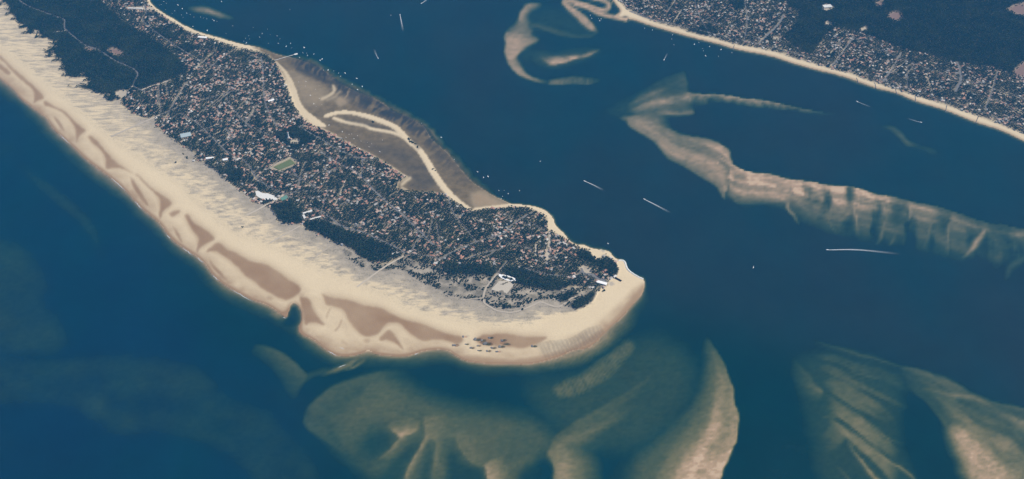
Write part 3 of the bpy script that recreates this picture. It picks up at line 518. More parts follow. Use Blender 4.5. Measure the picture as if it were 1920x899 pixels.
def out_axis(a, far0, far1, n=14):
    lo = a[0] - (np.geomspace(1, abs(far0 - a[0]) + 1, n)[1:] - 1)[::-1]; hi = a[-1] + np.geomspace(1, abs(far1 - a[-1]) + 1, n)[1:] - 1
    return np.r_[lo, a, hi]
def sheet(st, zfun):
    ua = out_axis(us[::st], -9000, 11000); va = out_axis(vs[::st], -1150, 2600)
    A, B = np.meshgrid(ua, va); x, y = ground(A, B)
    return ua, va, A, B, x, y
ua, va, A, B, gx, gy = sheet(1, None)
gz = rat(zz, A, B)
# sub-cell sand relief on land so that the sun has something to catch
idx = np.arange(len(ua) * len(va)).reshape(len(va), len(ua))
q = np.stack([idx[1:, :-1], idx[1:, 1:], idx[:-1, 1:], idx[:-1, :-1]], -1).reshape(-1, 4)
me = mesh_np('ground', np.stack([gx, gy, gz], -1).reshape(-1, 3), q)
path_r = blur(clear, .8)
road_mask = Z(); sand_path = Z()

# ------------------------------------------------------------------ streets and sandy tracks
ROADS = [  # (points, width m, kind)
 ([(25, -8), (33, 0), (52, 13), (75, 22), (118, 38), (122, 43), (122, 55), (128, 61), (140, 72), (160, 87), (185, 96), (215, 115), (240, 126), (253, 133), (259, 141), (256, 152), (251, 163), (260, 169), (272, 174)], 11, 'a'),
 ([(100, 63), (113, 61), (127, 59)], 9, 's'), ([(267, 171), (283, 165), (300, 160), (320, 152)], 14, 's'), ([(241, 173), (251, 163)], 9, 's'),
 ([(694, 353), (724, 380), (760, 410), (794, 443), (814, 463)], 12, 'a'), ([(589, 393), (616, 408), (642, 426), (675, 436), (714, 453), (744, 467), (760, 477)], 10, 'a'),
 ([(757, 482), (727, 500), (697, 520), (670, 539)], 11, 's'), ([(480, 333), (500, 350), (533, 366), (549, 363), (575, 360)], 10, 'a'), ([(533, 366), (520, 377), (500, 386), (480, 397), (462, 405)], 13, 's'),
 ([(563, 427), (535, 441), (507, 457)], 9, 's'), ([(620, 463), (604, 474), (590, 484)], 8, 's'), ([(827, 488), (849, 475), (880, 461), (916, 449), (947, 440), (956, 429), (983, 409), (1000, 400)], 9, 'a'),
 ([(827, 488), (798, 482), (773, 479), (760, 477)], 9, 'a'), ([(793, 444), (780, 458), (773, 474)], 9, 'a'), ([(873, 489), (893, 480), (931, 471)], 8, 'a'), ([(916, 449), (940, 455), (965, 462), (1000, 470)], 7, 'a'),
 ([(953, 491), (943, 503), (933, 515)], 9, 'a'), ([(933, 515), (923, 527), (912, 542), (907, 557), (908, 570), (920, 578), (933, 585), (957, 588), (983, 582), (1003, 573), (1014, 569), (1032, 575), (1049, 577), (1065, 567), (1080, 558)], 11, 's'),
 ([(935, 515), (938, 519), (941, 521)], 10, 's'), ([(864, 564), (885, 563), (905, 562)], 7, 's'), ([(905, 575), (885, 583), (865, 586), (840, 587), (828, 593)], 6, 's'), ([(1031, 436), (1029, 467), (1026, 487)], 14, 's'), ([(1005, 460), (1004, 483)], 8, 's'),
 ([(300, 218), (284, 225), (251, 239), (222, 252), (209, 258)], 16, 's'), ([(300, 218), (325, 208), (350, 197), (380, 190), (420, 178), (470, 165)], 9, 'a'), ([(423, 244), (436, 257), (434, 264), (418, 276)], 11, 'a'), ([(490, 110), (494, 139), (496, 186), (505, 215), (520, 240)], 10, 'a'),
 ([(489, 315), (476, 328), (480, 333)], 9, 'a'), ([(544, 317), (562, 337), (580, 346), (594, 357)], 9, 'a'), ([(680, 294), (679, 328), (676, 335)], 9, 'a'), ([(600, 285), (634, 308), (669, 326), (698, 355)], 10, 'a'), ([(270, 8), (275, 25), (268, 40), (290, 60), (330, 88), (380, 118), (430, 132), (480, 133)], 9, 'a'),
 ([(1088, 504), (1094, 515), (1108, 517), (1122, 525), (1136, 532)], 22, 'a'), ([(983, 505), (1010, 514), (1045, 519), (1075, 520), (1090, 514)], 8, 'a'), ([(1422, 85), (1440, 67), (1459, 48), (1470, 30)], 14, 'a'), ([(1794, 118), (1799, 135), (1801, 153), (1790, 175)], 17, 'a'), ([(1180, 22), (1230, 40), (1300, 56), (1370, 74), (1420, 84), (1500, 105), (1600, 133), (1700, 168), (1800, 199), (1930, 245)], 9, 'a'),
 ([(1220, -5), (1260, 20), (1320, 40), (1380, 60), (1430, 78)], 9, 'a'), ([(1575, 60), (1640, 92), (1720, 125), (1800, 150), (1930, 190)], 9, 'a'), ([(1600, 70), (1580, 100), (1560, 125)], 9, 'a'), ([(1690, 100), (1670, 135), (1655, 155)], 8, 'a'), ([(1870, 135), (1860, 170), (1845, 210)], 8, 'a'), ([(1300, -5), (1310, 30), (1330, 66)], 8, 'a'), ([(1395, -5), (1400, 40), (1395, 82)], 8, 'a'),
 ([(340, 215), (372, 235), (400, 262), (430, 290), (460, 305), (480, 333)], 8, 'a'), ([(550, 345), (590, 330), (640, 318)], 7, 'a'), ([(640, 385), (690, 375), (720, 377)], 7, 'a'), ([(660, 430), (700, 415), (740, 395)], 7, 'a'), ([(840, 370), (850, 400), (880, 440), (893, 455)], 7, 'a'), ([(420, 178), (440, 210), (470, 240), (512, 258)], 8, 'a'), ([(560, 240), (600, 262), (640, 285), (690, 305)], 9, 'a')]
_r = random.Random(21); _tm = np.clip(town_w + town_e, 0, 1) * (1 - dense) * (1 - clear)
for _k in range(1500):
    _u, _v = _r.uniform(180, 1915), _r.uniform(5, 540)
    if len(ROADS) > 120: break
    if rat(_tm, _u, _v) < .5: continue
    _x, _y = [float(c_) for c_ in ground(_u, _v)]; _a = 2.2 * float(noise2(np.array([_x / 420 + 50]), np.array([_y / 420 + 50]), 77, 2)[0]) + (math.pi / 2 if _r.random() < .4 else 0)
    _L = _r.uniform(70, 190); _p = [pixel(_x + math.cos(_a) * q_ * _L, _y + math.sin(_a) * q_ * _L) for q_ in (-1, -.3, .4, 1)]
    if min(float(rat(_tm, a_, b_)) for a_, b_ in _p) < .5: continue
    ROADS.append((_p, _r.uniform(4, 5.5), 's' if _r.random() < .15 else 'a'))
M_asph = simple('asphalt', (.16, .152, .142), .9, .2, .05)
M_track = simple('sandy_track', (.42, .355, .27), .95, .2, .05)
def ribbon(name, pts, w, mat, dz=.9, **pr):
    p = spline(pts, step=3); x, y = ground(p[:, 0], p[:, 1]); zc = zat(p[:, 0], p[:, 1])
    zc = np.maximum(zc, .3); k = np.array([.25, .5, .25])
    if len(zc) > 4: zc[1:-1] = np.convolve(zc, k, 'valid')
    tx, ty = np.gradient(x), np.gradient(y); l = np.hypot(tx, ty) + 1e-9; nx, ny = -ty / l * w / 2, tx / l * w / 2
    n = len(x); v = np.r_[np.c_[x + nx, y + ny, zc + dz], np.c_[x - nx, y - ny, zc + dz]]
    f = np.array([[i, i + n, i + n + 1, i + 1] for i in range(n - 1)])
    return link(name, mesh_np(name, v, f), mat, **pr)
road_lines = []
for pts, w, kind in ROADS:
    ribbon('road' if kind == 'a' else 'sandy_track', pts, w, M_asph if kind == 'a' else M_track, 1.1 if kind == 'a' else .9, kind='structure')
    p = spline(pts, step=1.0); road_lines.append((p, w))

attr(me, 'cover_a', np.c_[rat(wet, A, B).ravel(), rat(mud, A, B).ravel(), rat(weed, A, B).ravel()], 'FLOAT_COLOR')
attr(me, 'cover_b', np.c_[rat(dune, A, B).ravel(), rat(litter, A, B).ravel(), rat(path_r, A, B).ravel()], 'FLOAT_COLOR')
attr(me, 'cover_c', np.c_[rat(heath, A, B).ravel(), 0 * A.ravel(), 0 * A.ravel()], 'FLOAT_COLOR')
me.polygons.foreach_set('use_smooth', np.ones(len(me.polygons), bool))
link('ground', me, M_ground, kind='structure')

# ------------------------------------------------------------------ water sheet
t = NT('sea_water')
d = t.attr('depth').outputs['Fac']
geo = t.N('NewGeometry'); pos = geo.outputs['Position']
def ex(k): return t.math('EXPONENT', t.math('MULTIPLY', d, -k))
cc = t.N('CombineColor'); t.L(ex(.11), cc.inputs[0]); t.L(ex(.055), cc.inputs[1]); t.L(t.math('EXPONENT', t.math('MULTIPLY', d, t.math('MULTIPLY_ADD', t.attr('teal').outputs['Fac'], -.10, -.09))), cc.inputs[2])
tr = t.N('BsdfTransparent'); t.L(cc.outputs[0], tr.inputs[0])
df = t.N('BsdfDiffuse')
mpw = t.N('Mapping'); t.L(pos, mpw.inputs['Vector']); mpw.inputs['Rotation'].default_value = (0, 0, R(35)); mpw.inputs['Scale'].default_value = (.0012, .0004, .001)
big = t.math('ADD', t.math('MULTIPLY', t.noise(pos, .0004, 5, .55), .55), t.math('MULTIPLY', t.noise(mpw.outputs[0], 1.0, 6, .6), .45))
oc = t.attr('open_sea').outputs['Fac']
deepc = t.mix(oc, c4(.010, .022, .024), c4(.002, .020, .042))
deepc = t.mix(t.attr('teal').outputs['Fac'], deepc, c4(.0, .019, .016))
deepc = t.mix(t.math('MULTIPLY', t.ramp(big, .38, .64), .8), deepc, c4(.001, .027, .034))
shal = t.mix(t.ramp(d, 1.0, 9.0), c4(.006, .050, .037), deepc)
wsm = t.math('MULTIPLY_ADD', t.math('ADD', t.noise(pos, .012, 5, .65), t.noise(pos, .0025, 4, .6)), .5, .5)
hv = t.N('HueSaturation'); t.L(shal, hv.inputs['Color']); t.L(wsm, hv.inputs['Value']); t.L(hv.outputs[0], df.inputs[0])
fac = t.math('SUBTRACT', 1.0, ex(.24))
m1 = t.N('MixShader'); t.L(fac, m1.inputs[0]); t.L(tr.outputs[0], m1.inputs[1]); t.L(df.outputs[0], m1.inputs[2])
gl = t.N('BsdfGlossy'); gl.inputs['Roughness'].default_value = .28
wv = t.noise(pos, .09, 5, .6); bp = t.N('Bump'); bp.inputs['Strength'].default_value = .35; bp.inputs['Distance'].default_value = 1.5; t.L(wv, bp.inputs['Height']); t.L(bp.outputs[0], gl.inputs['Normal'])
fr = t.N('Fresnel'); fr.inputs[0].default_value = 1.33; t.L(bp.outputs[0], fr.inputs['Normal'])
gfac = t.math('MULTIPLY', t.math('MULTIPLY', fr.outputs[0], .35), t.ramp(d, .0, .5))
m2 = t.N('MixShader'); t.L(gfac, m2.inputs[0]); t.L(m1.outputs[0], m2.inputs[1]); t.L(gl.outputs[0], m2.inputs[2])
t.L(m2.outputs[0], t.out.inputs[0])
M_water = t.m
ua, va, A, B, gx, gy = sheet(2, None)
dd = rat(depth, A, B); zt = rat(zz, A, B)
idx = np.arange(A.size).reshape(A.shape)
q = np.stack([idx[1:, :-1], idx[1:, 1:], idx[:-1, 1:], idx[:-1, :-1]], -1).reshape(-1, 4)
keep = zt.ravel()[q].min(1) < .05
me = mesh_np('water', np.stack([gx, gy, np.zeros_like(gx)], -1).reshape(-1, 3), q[keep])
attr(me, 'depth', dd.ravel()); attr(me, 'open_sea', rat(blur(poly([(-160, 0), (0, 150), (300, 420), (560, 600), (620, 720), (560, 800), (700, 1060), (-160, 1060)]), 55), A, B).ravel())
attr(me, 'teal', rat(blur(poly([(300, 450), (560, 620), (1000, 690), (1180, 600), (1240, 580), (1460, 640), (1900, 760), (2070, 1060), (620, 1060), (600, 720), (420, 640)]), 45), A, B).ravel())
link('water', me, M_water, kind='structure')
#MORE

# ------------------------------------------------------------------ occupancy grid (5 m cells) so that trees keep off streets and houses
OX, OY, OC = -5200.0, 2600.0, 4.0
occ = np.zeros((2000, 2700), bool)                    # y, x
def mark(x, y, r):
    n = int(r / OC) + 1
    i = ((np.asarray(x) - OX) / OC).astype(int); j = ((np.asarray(y) - OY) / OC).astype(int)
    for a_ in range(-n, n + 1):
        for b_ in range(-n, n + 1):
            if (a_ * a_ + b_ * b_) * OC * OC <= (r + OC * .4) ** 2:
                jj = j + b_; ii = i + a_; ok = (ii >= 0) & (jj >= 0) & (ii < 2700) & (jj < 2000); occ[jj[ok], ii[ok]] = True
def taken(x, y):
    i = np.clip(((x - OX) / OC).astype(int), 0, 2699); j = np.clip(((y - OY) / OC).astype(int), 0, 1999); return occ[j, i]
for p, w in road_lines:
    x, y = ground(p[:, 0], p[:, 1])
    n = 3; x = np.interp(np.linspace(0, len(x) - 1, len(x) * n), np.arange(len(x)), x); y = np.interp(np.linspace(0, len(y) - 1, len(y) * n), np.arange(len(y)), y)
    mark(x, y, w / 2 + .5)
def scatter(sp, seed, jit=.85):
    r = np.random.default_rng(seed)
    xs = np.arange(-5000, 5400, sp); ys = np.arange(3000, 10200, sp); X, Y = np.meshgrid(xs, ys)
    X = (X + (r.random(X.shape) - .5) * sp * jit).ravel(); Y = (Y + (r.random(Y.shape) - .5) * sp * jit).ravel()
    u, v = pixel(X, Y); ok = (u > -70) & (u < 1990) & (v > -60) & (v < 700)
    return X[ok], Y[ok], u[ok], v[ok]

# ------------------------------------------------------------------ large built things
class MB:
    def __init__(s): s.v = []; s.f = []; s.m = []
    def box(s, x0, x1, y0, y1, z0, z1, m=0):
        b = len(s.v); s.v += [(x0, y0, z0), (x1, y0, z0), (x1, y1, z0), (x0, y1, z0), (x0, y0, z1), (x1, y0, z1), (x1, y1, z1), (x0, y1, z1)]
        s.f += [(b, b + 3, b + 2, b + 1), (b + 4, b + 5, b + 6, b + 7), (b, b + 1, b + 5, b + 4), (b + 1, b + 2, b + 6, b + 5), (b + 2, b + 3, b + 7, b + 6), (b + 3, b, b + 4, b + 7)]; s.m += [m] * 6
    def lathe(s, prof, n=14, m=0, cx=0, cy=0):
        b = len(s.v)
        for r, z in prof: s.v += [(cx + r * math.cos(2 * math.pi * k / n), cy + r * math.sin(2 * math.pi * k / n), z) for k in range(n)]
        for i in range(len(prof) - 1):
            for k in range(n): s.f.append((b + i * n + k, b + i * n + (k + 1) % n, b + (i + 1) * n + (k + 1) % n, b + (i + 1) * n + k)); s.m.append(m)
        s.f.append(tuple(b + (len(prof) - 1) * n + k for k in range(n))); s.m.append(m)
    def gable(s, lx, ly, z0, h, ov=.6, m=0):
        X, Y = lx / 2 + ov, ly / 2 + ov; b = len(s.v)
        s.v += [(-X, -Y, z0), (X, -Y, z0), (X, Y, z0), (-X, Y, z0), (-X, 0, z0 + h), (X, 0, z0 + h)]
        s.f += [(b, b + 1, b + 5, b + 4), (b + 2, b + 3, b + 4, b + 5), (b + 1, b + 2, b + 5), (b + 3, b, b + 4), (b, b + 3, b + 2, b + 1)]; s.m += [m] * 5
    def hip(s, lx, ly, z0, h, ov=.6, m=0):
        X, Y = lx / 2 + ov, ly / 2 + ov; k = max(0, X - Y * .9); b = len(s.v)
        s.v += [(-X, -Y, z0), (X, -Y, z0), (X, Y, z0), (-X, Y, z0), (-k, 0, z0 + h), (k, 0, z0 + h)]
        s.f += [(b, b + 1, b + 5, b + 4), (b + 2, b + 3, b + 4, b + 5), (b + 1, b + 2, b + 5), (b + 3, b, b + 4), (b, b + 3, b + 2, b + 1)]; s.m += [m] * 5
    def mesh(s, name, smooth=False):
        me = bpy.data.meshes.new(name); me.from_pydata(s.v, [], s.f); me.update()
        me.polygons.foreach_set('material_index', s.m)
        if smooth: me.polygons.foreach_set('use_smooth', [True] * len(s.f))
        return me
def empty(name, x, y, z, rz=0, **pr):
    o = bpy.data.objects.new(name, None); C.objects.link(o); o.location = (x, y, z); o.rotation_euler = (0, 0, rz); o.empty_display_size = 5
    for k, v in pr.items(): o[k] = v
    return o
def flat_patch(name, pts, mat, dz=.8, **pr):
    p = np.array(pts, float); x, y = ground(p[:, 0], p[:, 1]); zt_ = float(np.median(zat(p[:, 0], p[:, 1]))) + dz
    me = bpy.data.meshes.new(name); n = len(x)
    v = [(a, b, zt_) for a, b in zip(x, y)] + [(a, b, zt_ - 2.5) for a, b in zip(x, y)]
    area = sum(x[i] * y[(i + 1) % n] - x[(i + 1) % n] * y[i] for i in range(n))
    top = list(range(n)) if area > 0 else list(range(n))[::-1]
    me.from_pydata(v, [], [top] + [(i, (i + 1) % n, (i + 1) % n + n, i + n) for i in range(n)]); me.update()
    uu = np.linspace(p[:, 0].min(), p[:, 0].max(), 60); vv = np.linspace(p[:, 1].min(), p[:, 1].max(), 60); G1, G2 = np.meshgrid(uu, vv)
    inside = np.zeros(G1.shape, bool)
    for (x0, y0), (x1, y1) in zip(p, np.roll(p, -1, 0)):
        if y0 != y1: inside ^= ((y0 > G2) != (y1 > G2)) & (G1 < (x1 - x0) * (G2 - y0) / (y1 - y0) + x0)
    mx, my = ground(G1[inside], G2[inside]); mark(mx, my, 5)
    return link(name, me, mat, **pr)
M_white = simple('white_render', (.78, .76, .72), .8, .08)
M_pale = simple('pale_concrete', (.62, .60, .55), .9, .15, .08)
M_conc = simple('grey_concrete', (.17, .16, .145), .9, .25, .15)
M_red = simple('red_paint', (.42, .05, .035), .5, .1)
M_glass = simple('lantern_glass', (.05, .07, .08), .15, .1, spec=.6)
M_wood = simple('weathered_timber', (.22, .18, .14), .9, .3)
M_turf = simple('mown_turf', (.10, .125, .045), .95, .25, .02)
M_turf2 = simple('worn_turf', (.30, .25, .15), .95, .2, .03)
M_court = simple('green_court', (.10, .23, .17), .9, .1, .05)
M_metal = simple('grey_roof_sheet', (.36, .42, .42), .6, .12)
# sports field with worn surround
flat_patch('sports_ground', [(508, 315), (545, 297), (558, 307), (552, 313), (524, 323)], M_turf2, .7, kind='structure')
flat_patch('football_pitch', [(513.5, 315), (544.5, 300.5), (553.5, 308), (523.5, 320.5)], M_turf, 4, label='green football pitch with worn pale border amid the houses', category='football pitch')
flat_patch('tennis_court', [(526, 374), (537, 368), (541, 372.5), (530, 379)], M_court, 1.2, label='blue green sports court beside the white beach car park', category='sports court')
flat_patch('car_park', [(479, 361), (484, 359.5), (492, 364), (503, 365), (514, 369), (521, 375), (517, 377.5), (507, 376), (498, 377), (487, 373), (481, 369)], M_pale, 1.0, label='bright white paved car park behind the dunes', category='car park')
lp = [(936, 516.5), (941, 518.5), (953, 521.5), (964, 525.8), (966, 528.2), (961, 529.4), (948, 525.8), (940, 522.2), (936.5, 518)]
ribbon('parking_loop', lp, 13, M_white, 2.0, label='white oval parking loop in the dune scrub', category='parking loop')
lx_, ly_ = ground(*spline(lp, step=1.0).T); mark(lx_, ly_, 9)
flat_patch('sandy_lot', [(935, 530.5), (952, 529), (963, 537), (950, 554), (921, 546)], simple('grey_sand', (.44, .385, .30), .95, .2, .03), .8, kind='structure')
# lighthouse in its wooded square
bx, by = [float(a) for a in ground(541.5, 261.5)]; bz = float(zat(541.5, 261.5))
lh = empty('lighthouse', bx, by, bz, 0, label='tall white lighthouse tower standing in a dark wooded square', category='lighthouse')
m = MB(); m.box(-7, 7, -7, 7, -2, 6); link('base', m.mesh('base'), M_white, lh)
m = MB(); m.lathe([(5.2, 6), (4.4, 18), (3.9, 32), (3.6, 46), (3.7, 47)], 20); link('tower', m.mesh('tower', True), M_white, lh)
m = MB(); m.lathe([(3.6, 47), (5.2, 48), (5.2, 49.2), (5.0, 49.2)], 20); link('gallery', m.mesh('gallery'), M_white, lh)
m = MB(); m.lathe([(2.6, 49.2), (2.6, 53)], 12); ln = link('lantern', m.mesh('lantern'), M_glass, lh)
m = MB(); m.lathe([(3.0, 53), (2.2, 55), (.4, 56.6), (.15, 59)], 12); link('dome', m.mesh('dome'), M_red, ln)
mark([bx], [by], 14); mark(*[np.array(a) for a in ground([541, 541.5, 542], [263, 265, 267])], 9)
def building(name, u, v, lx, ly, hh, rz, wm, rm, roof='flat', rh=3, **pr):
    x, y = [float(a) for a in ground(u, v)]; zb = float(zat(u, v))
    e = empty(name, x, y, zb, rz, **pr)
    m = MB(); m.box(-lx / 2, lx / 2, -ly / 2, ly / 2, -2, hh); link('wall', m.mesh('wall'), wm, e)
    m = MB()
    if roof == 'flat':
        m.box(-lx / 2 - .4, lx / 2 + .4, -ly / 2 - .4, ly / 2 + .4, hh + .01, hh + .7)
    else: (m.gable if roof == 'gable' else m.hip)(lx, ly, hh + .01, rh, 1)
    link('roof', m.mesh('roof'), rm, e)
    for a_ in np.linspace(-lx / 2, lx / 2, 8):
        for b_ in np.linspace(-ly / 2, ly / 2, 6): mark(np.array([x + a_ * math.cos(rz) - b_ * math.sin(rz)]), np.array([y + a_ * math.sin(rz) + b_ * math.cos(rz)]), 5)
    return e
M_tile = simple('terracotta_tiles', (.37, .195, .13), .85, .3, .3)
M_pink = simple('faded_pink_tiles', (.43, .30, .225), .85, .25, .3)
M_grey = simple('grey_shingle', (.34, .32, .29), .8, .25, .3)
M_wall = simple('cream_render', (.60, .54, .45), .85, .15)
building('keepers_house', 545, 263.5, 22, 10, 6, R(-20), M_white, M_pink, 'hip', 3, label='white keepers house beside the foot of the lighthouse', category='house')
building('market_hall', 349, 257, 70, 46, 8, R(20), M_wall, M_metal, label='large grey metal roofed hall near the western edge of town', category='hall')
building('school_block', 394, 300, 52, 16, 7, R(8), M_white, M_white, label='long white flat roofed block at the dune edge of town', category='building')
building('holiday_centre', 423, 302.5, 34, 18, 7, R(15), M_white, M_white, label='short white flat roofed block east of the long white block', category='building')
building('church_hall', 509, 192, 44, 18, 8, R(30), M_white, M_white, 'gable', 4, label='bright white roofed hall in the crowded town centre', category='hall')
building('seafront_hotel', 1128, 533.5, 62, 20, 9, R(-22), M_white, M_white, label='white roofed restaurant building at the head of the tip beach', category='building')
building('beach_pavilion', 1120, 530, 22, 18, 7, R(-22), M_wall, M_tile, 'hip', 3, label='red tiled pavilion next to the tip restaurant', category='building')
for (u, v, lx, ly, rz, lb) in [(577, 401, 60, 12, 24, 'long grey roofed range on the far side of the compound'), (571, 410, 12, 46, 24, 'grey roofed wing on the dune side of the compound'), (592, 412, 70, 10, 24, 'pale roofed range facing the wood in the compound')]:
    building('barrack', u, v, lx, ly, 6, R(rz), M_wall, M_pale, 'gable', 3, label=lb, category='building', group='ranges of the walled compound')
building('warehouse', 1551, 14, 70, 40, 9, R(10), M_white, M_pale, label='pale flat building in the clearing of the mainland forest', category='building')
building('depot', 380, 72.5, 70, 20, 7, R(-8), M_white, M_white, label='white roofed boatyard shed on the bay shore', category='building')
building('ferry_building', 254, 17.5, 120, 14, 6, R(-3), M_wall, M_pale, label='long pale roofed terrace across the neck of the village', category='building')
# jetty
jx0, jy0 = [float(a) for a in ground(514, 114.5)]; jx1, jy1 = [float(a) for a in ground(552, 103.5)]
L = math.hypot(jx1 - jx0, jy1 - jy0); e = empty('jetty', jx0, jy0, 0, math.atan2(jy1 - jy0, jx1 - jx0), label='long timber jetty reaching over the flat into the bay', category='jetty')
m = MB(); m.box(0, L, -2.5, 2.5, 3.4, 4.0); link('deck', m.mesh('deck'), M_pale, e)
m = MB(); m.box(L + .02, L + 26, -9, 9, 3.4, 4.2); link('pier_head', m.mesh('pier_head'), M_pale, e)
m = MB(); m.lathe([(.35, -6), (.35, 3.4)], 6); pm = m.mesh('pile')
for k in range(18):
    for s_ in (-1, 1):
        o = link('pile', pm, M_wood, e); o.location = ((k + .5) * L / 18, s_ * 2.1, 0)
# dyke of boulders closing the tip
def dyke(name, pts, w, h, mat, **pr):
    p = spline(pts, step=1.5); x, y = ground(p[:, 0], p[:, 1]); n = len(x); tx, ty = np.gradient(x), np.gradient(y); l = np.hypot(tx, ty); nx, ny = -ty / l, tx / l
    r_ = np.random.default_rng(3); V = []
    for o_, hh in ((-1, -1.5), (-.4, h), (.4, h), (1, -1.5)):
        V.append(np.c_[x + nx * o_ * w / 2 + r_.normal(0, .5, n), y + ny * o_ * w / 2 + r_.normal(0, .5, n), hh + r_.normal(0, .35, n) + np.maximum(0, zat(p[:, 0], p[:, 1]))])
    V = np.vstack(V); F_ = np.array([[k * n + i, k * n + i + 1, (k + 1) * n + i + 1, (k + 1) * n + i] for k in range(3) for i in range(n - 1)])
    return link(name, mesh_np(name, V, F_), mat, **pr)
dyke('seawall', [(1159, 489), (1166, 488.5), (1171.5, 492), (1176, 504), (1186, 513), (1197, 519.5), (1206.5, 524)], 14, 3.2, M_pale, label='pale stone seawall curving along the bay side of the tip', category='seawall')
dyke('timber_barrier', [(1124, 506), (1140, 515), (1155, 523), (1165, 528.5)], 14, 7, simple('dark_timber', (.02, .022, .02), .9, .2), label='long dark barrier running from the tip wood onto the sand', category='barrier')
for k, (u0, v0, u1, v1, where) in enumerate([(1606, 147, 1610, 157, 'first'), (1640, 156, 1643, 167, 'second'), (1679, 168, 1682, 179, 'third'), (1716, 181, 1717, 193, 'fourth'), (1775, 199, 1773, 211, 'fifth'), (1834, 220, 1829, 232, 'sixth'), (1377, 85, 1374, 94, '')]):
    dyke('groyne', [(u0, v0), ((u0 + u1) / 2, (v0 + v1) / 2), (u1, v1)], 7, 2.6, M_conc, label=(f'{where} low dark groyne across the mainland beach counting from the forest gap' if where else 'lone low groyne on the mainland beach below the dense town'), category='groyne', group='groynes of the mainland beach')
# sunken blockhouses with scour pools
m = MB(); m.box(-7, 7, -5.5, 5.5, -2, 3.4); m.box(-4.5, 4.5, -3.5, 3.5, 3.41, 4.6); m.box(7.01, 11, -2, 2, -2, 2.2); blk = m.mesh('blockhouse')
NB = ['first', 'second', 'third', 'fourth', 'fifth', 'sixth', 'seventh', 'eighth', 'ninth', 'tenth', 'eleventh', 'twelfth', 'thirteenth', 'fourteenth', 'fifteenth', 'sixteenth']
for k, (u, v, r) in enumerate(sorted(ocs)):
    x, y = [float(a) for a in ground(u - r * .25, v)]
    o = link('blockhouse', blk, M_conc, label=f'{NB[k]} dark concrete blockhouse from the left among the beach scour pools' if k < 15 else 'lone dark blockhouse at the edge of the rippled sand', category='blockhouse', group='blockhouses on the tidal beach')
    o.location = (x, y, random.uniform(-1.2, .2)); o.rotation_euler = (random.uniform(-.12, .12), random.uniform(-.12, .12), random.uniform(0, 3.1)); s_ = r / 7.5; o.scale = (s_, s_, s_)

# ------------------------------------------------------------------ houses
town = np.clip(town_w + town_e, 0, 1) * (1 - dense) * (1 - clear) * (1 - beach)
hd = (.21 + .28 * np.exp(-(((UU - 470) / 130) ** 2 + ((VV - 200) / 75) ** 2))) + 1.7 * (noise2(UU / 24, VV / 14, 71, 4) - .5)
hd = np.where(UU > 1100, .31 + .9 * (noise2(UU / 25, VV / 14, 73, 3) - .5), hd)
hd = np.where((UU < 400) & (VV < 115),   .22 + 1.2 * (noise2(UU / 22, VV / 12, 75, 3) - .5), hd)
shoreband = np.clip(1.6 * blur(ridge([(572, 232), (615, 254), (655, 272), (700, 294), (745, 326)], 16, 1, False), 3), 0, 1)
hd = np.clip(hd + .5 * shoreband, 0, .95)
X, Y, u, v = scatter(21.0, 101, .9)
prob = rat(town * hd, u, v); r_ = np.random.default_rng(5)
ok = (r_.random(len(X)) < prob) & ~taken(X, Y)
X, Y, u, v = X[ok], Y[ok], u[ok], v[ok]
nh = len(X); big_h = r_.random(nh) < .06; ang = 2.2 * noise2(X / 420 + 50, Y / 420 + 50, 77, 2) + r_.integers(0, 2, nh) * math.pi / 2 + r_.normal(0, .08, nh)
LX = r_.uniform(11, 21, nh) * np.where(big_h, 1.8, 1); LY = r_.uniform(9, 13.5, nh) * np.where(big_h, 1.5, 1); HW = np.where(r_.random(nh) < .35, 5.6, 3.2); typ = r_.choice(4, nh, p=[.36, .36, .20, .08])
inl = ((v - V0) / ST).astype(int).clip(0, NV - 1); sbm = rat(shoreband, u, v) > .3; typ = np.where(sbm & (r_.random(nh) < .7), 0, typ)
typ = np.where((u > 1100) & (r_.random(nh) < .35), r_.integers(1, 4, nh), typ)
ZB = zat(u, v)
mark(X, Y, 8.0)
print('houses', nh)
inframe = (u > 8) & (u < 1912) & (v > 8) & (v < 890)
dist = np.hypot(X, Y); order = np.argsort(np.where(inframe, dist, 1e9)); near = order[:300]; rest = order[300:]
M_lime = simple('limewashed_roof', (.56, .52, .46), .8, .2, .3)
ROOFM = [M_tile, M_pink, M_grey, M_lime]
RN = ['terracotta', 'faded pink', 'grey', 'off white']
ORD = ['nearest', 'second nearest', 'third nearest', 'fourth nearest', 'fifth nearest', 'sixth nearest', 'seventh nearest', 'eighth nearest', 'ninth nearest', 'tenth nearest', 'eleventh nearest', 'twelfth nearest']
MARKS = [('the white parking loop', 950, 523), ('the sandy crossroads', 760, 479), ('the bay corner', 890, 396), ('the straight path foot', 1026, 488), ('the straight path head', 1031, 437), ('the tip restaurant', 1128, 534), ('the tip car park', 1094, 508),
         ('the bay beach bend', 1036, 412), ('the diagonal street fork', 793, 444), ('the junction inland of the loop', 953, 491), ('the curving street middle', 880, 461), ('the curving street bend', 916, 449), ('the bay sand patch', 1116, 478), ('the short sandy strip', 1004, 472), ('the curving street far end', 990, 405), ('the walled compound', 585, 408), ('the tip wood', 1070, 475)]
MARKS2 = MARKS + [('the scrub track bend', 908, 570), ('the sandy lot', 945, 545), ('the lowest bend of the scrub track', 957, 588), ('the short scrub path', 870, 563), ('the crest of the scrub track', 1014, 569), ('the upper dune path', 735, 497), ('the scrub clearing west of the loop', 850, 535), ('the scrub east of the sandy lot', 990, 560), ('the scrub below the curving street', 800, 510), ('the end of the scrub track', 1075, 562), ('the gap between the tip woods', 1062, 571), ('the scrub south of the long wood', 1020, 555)]
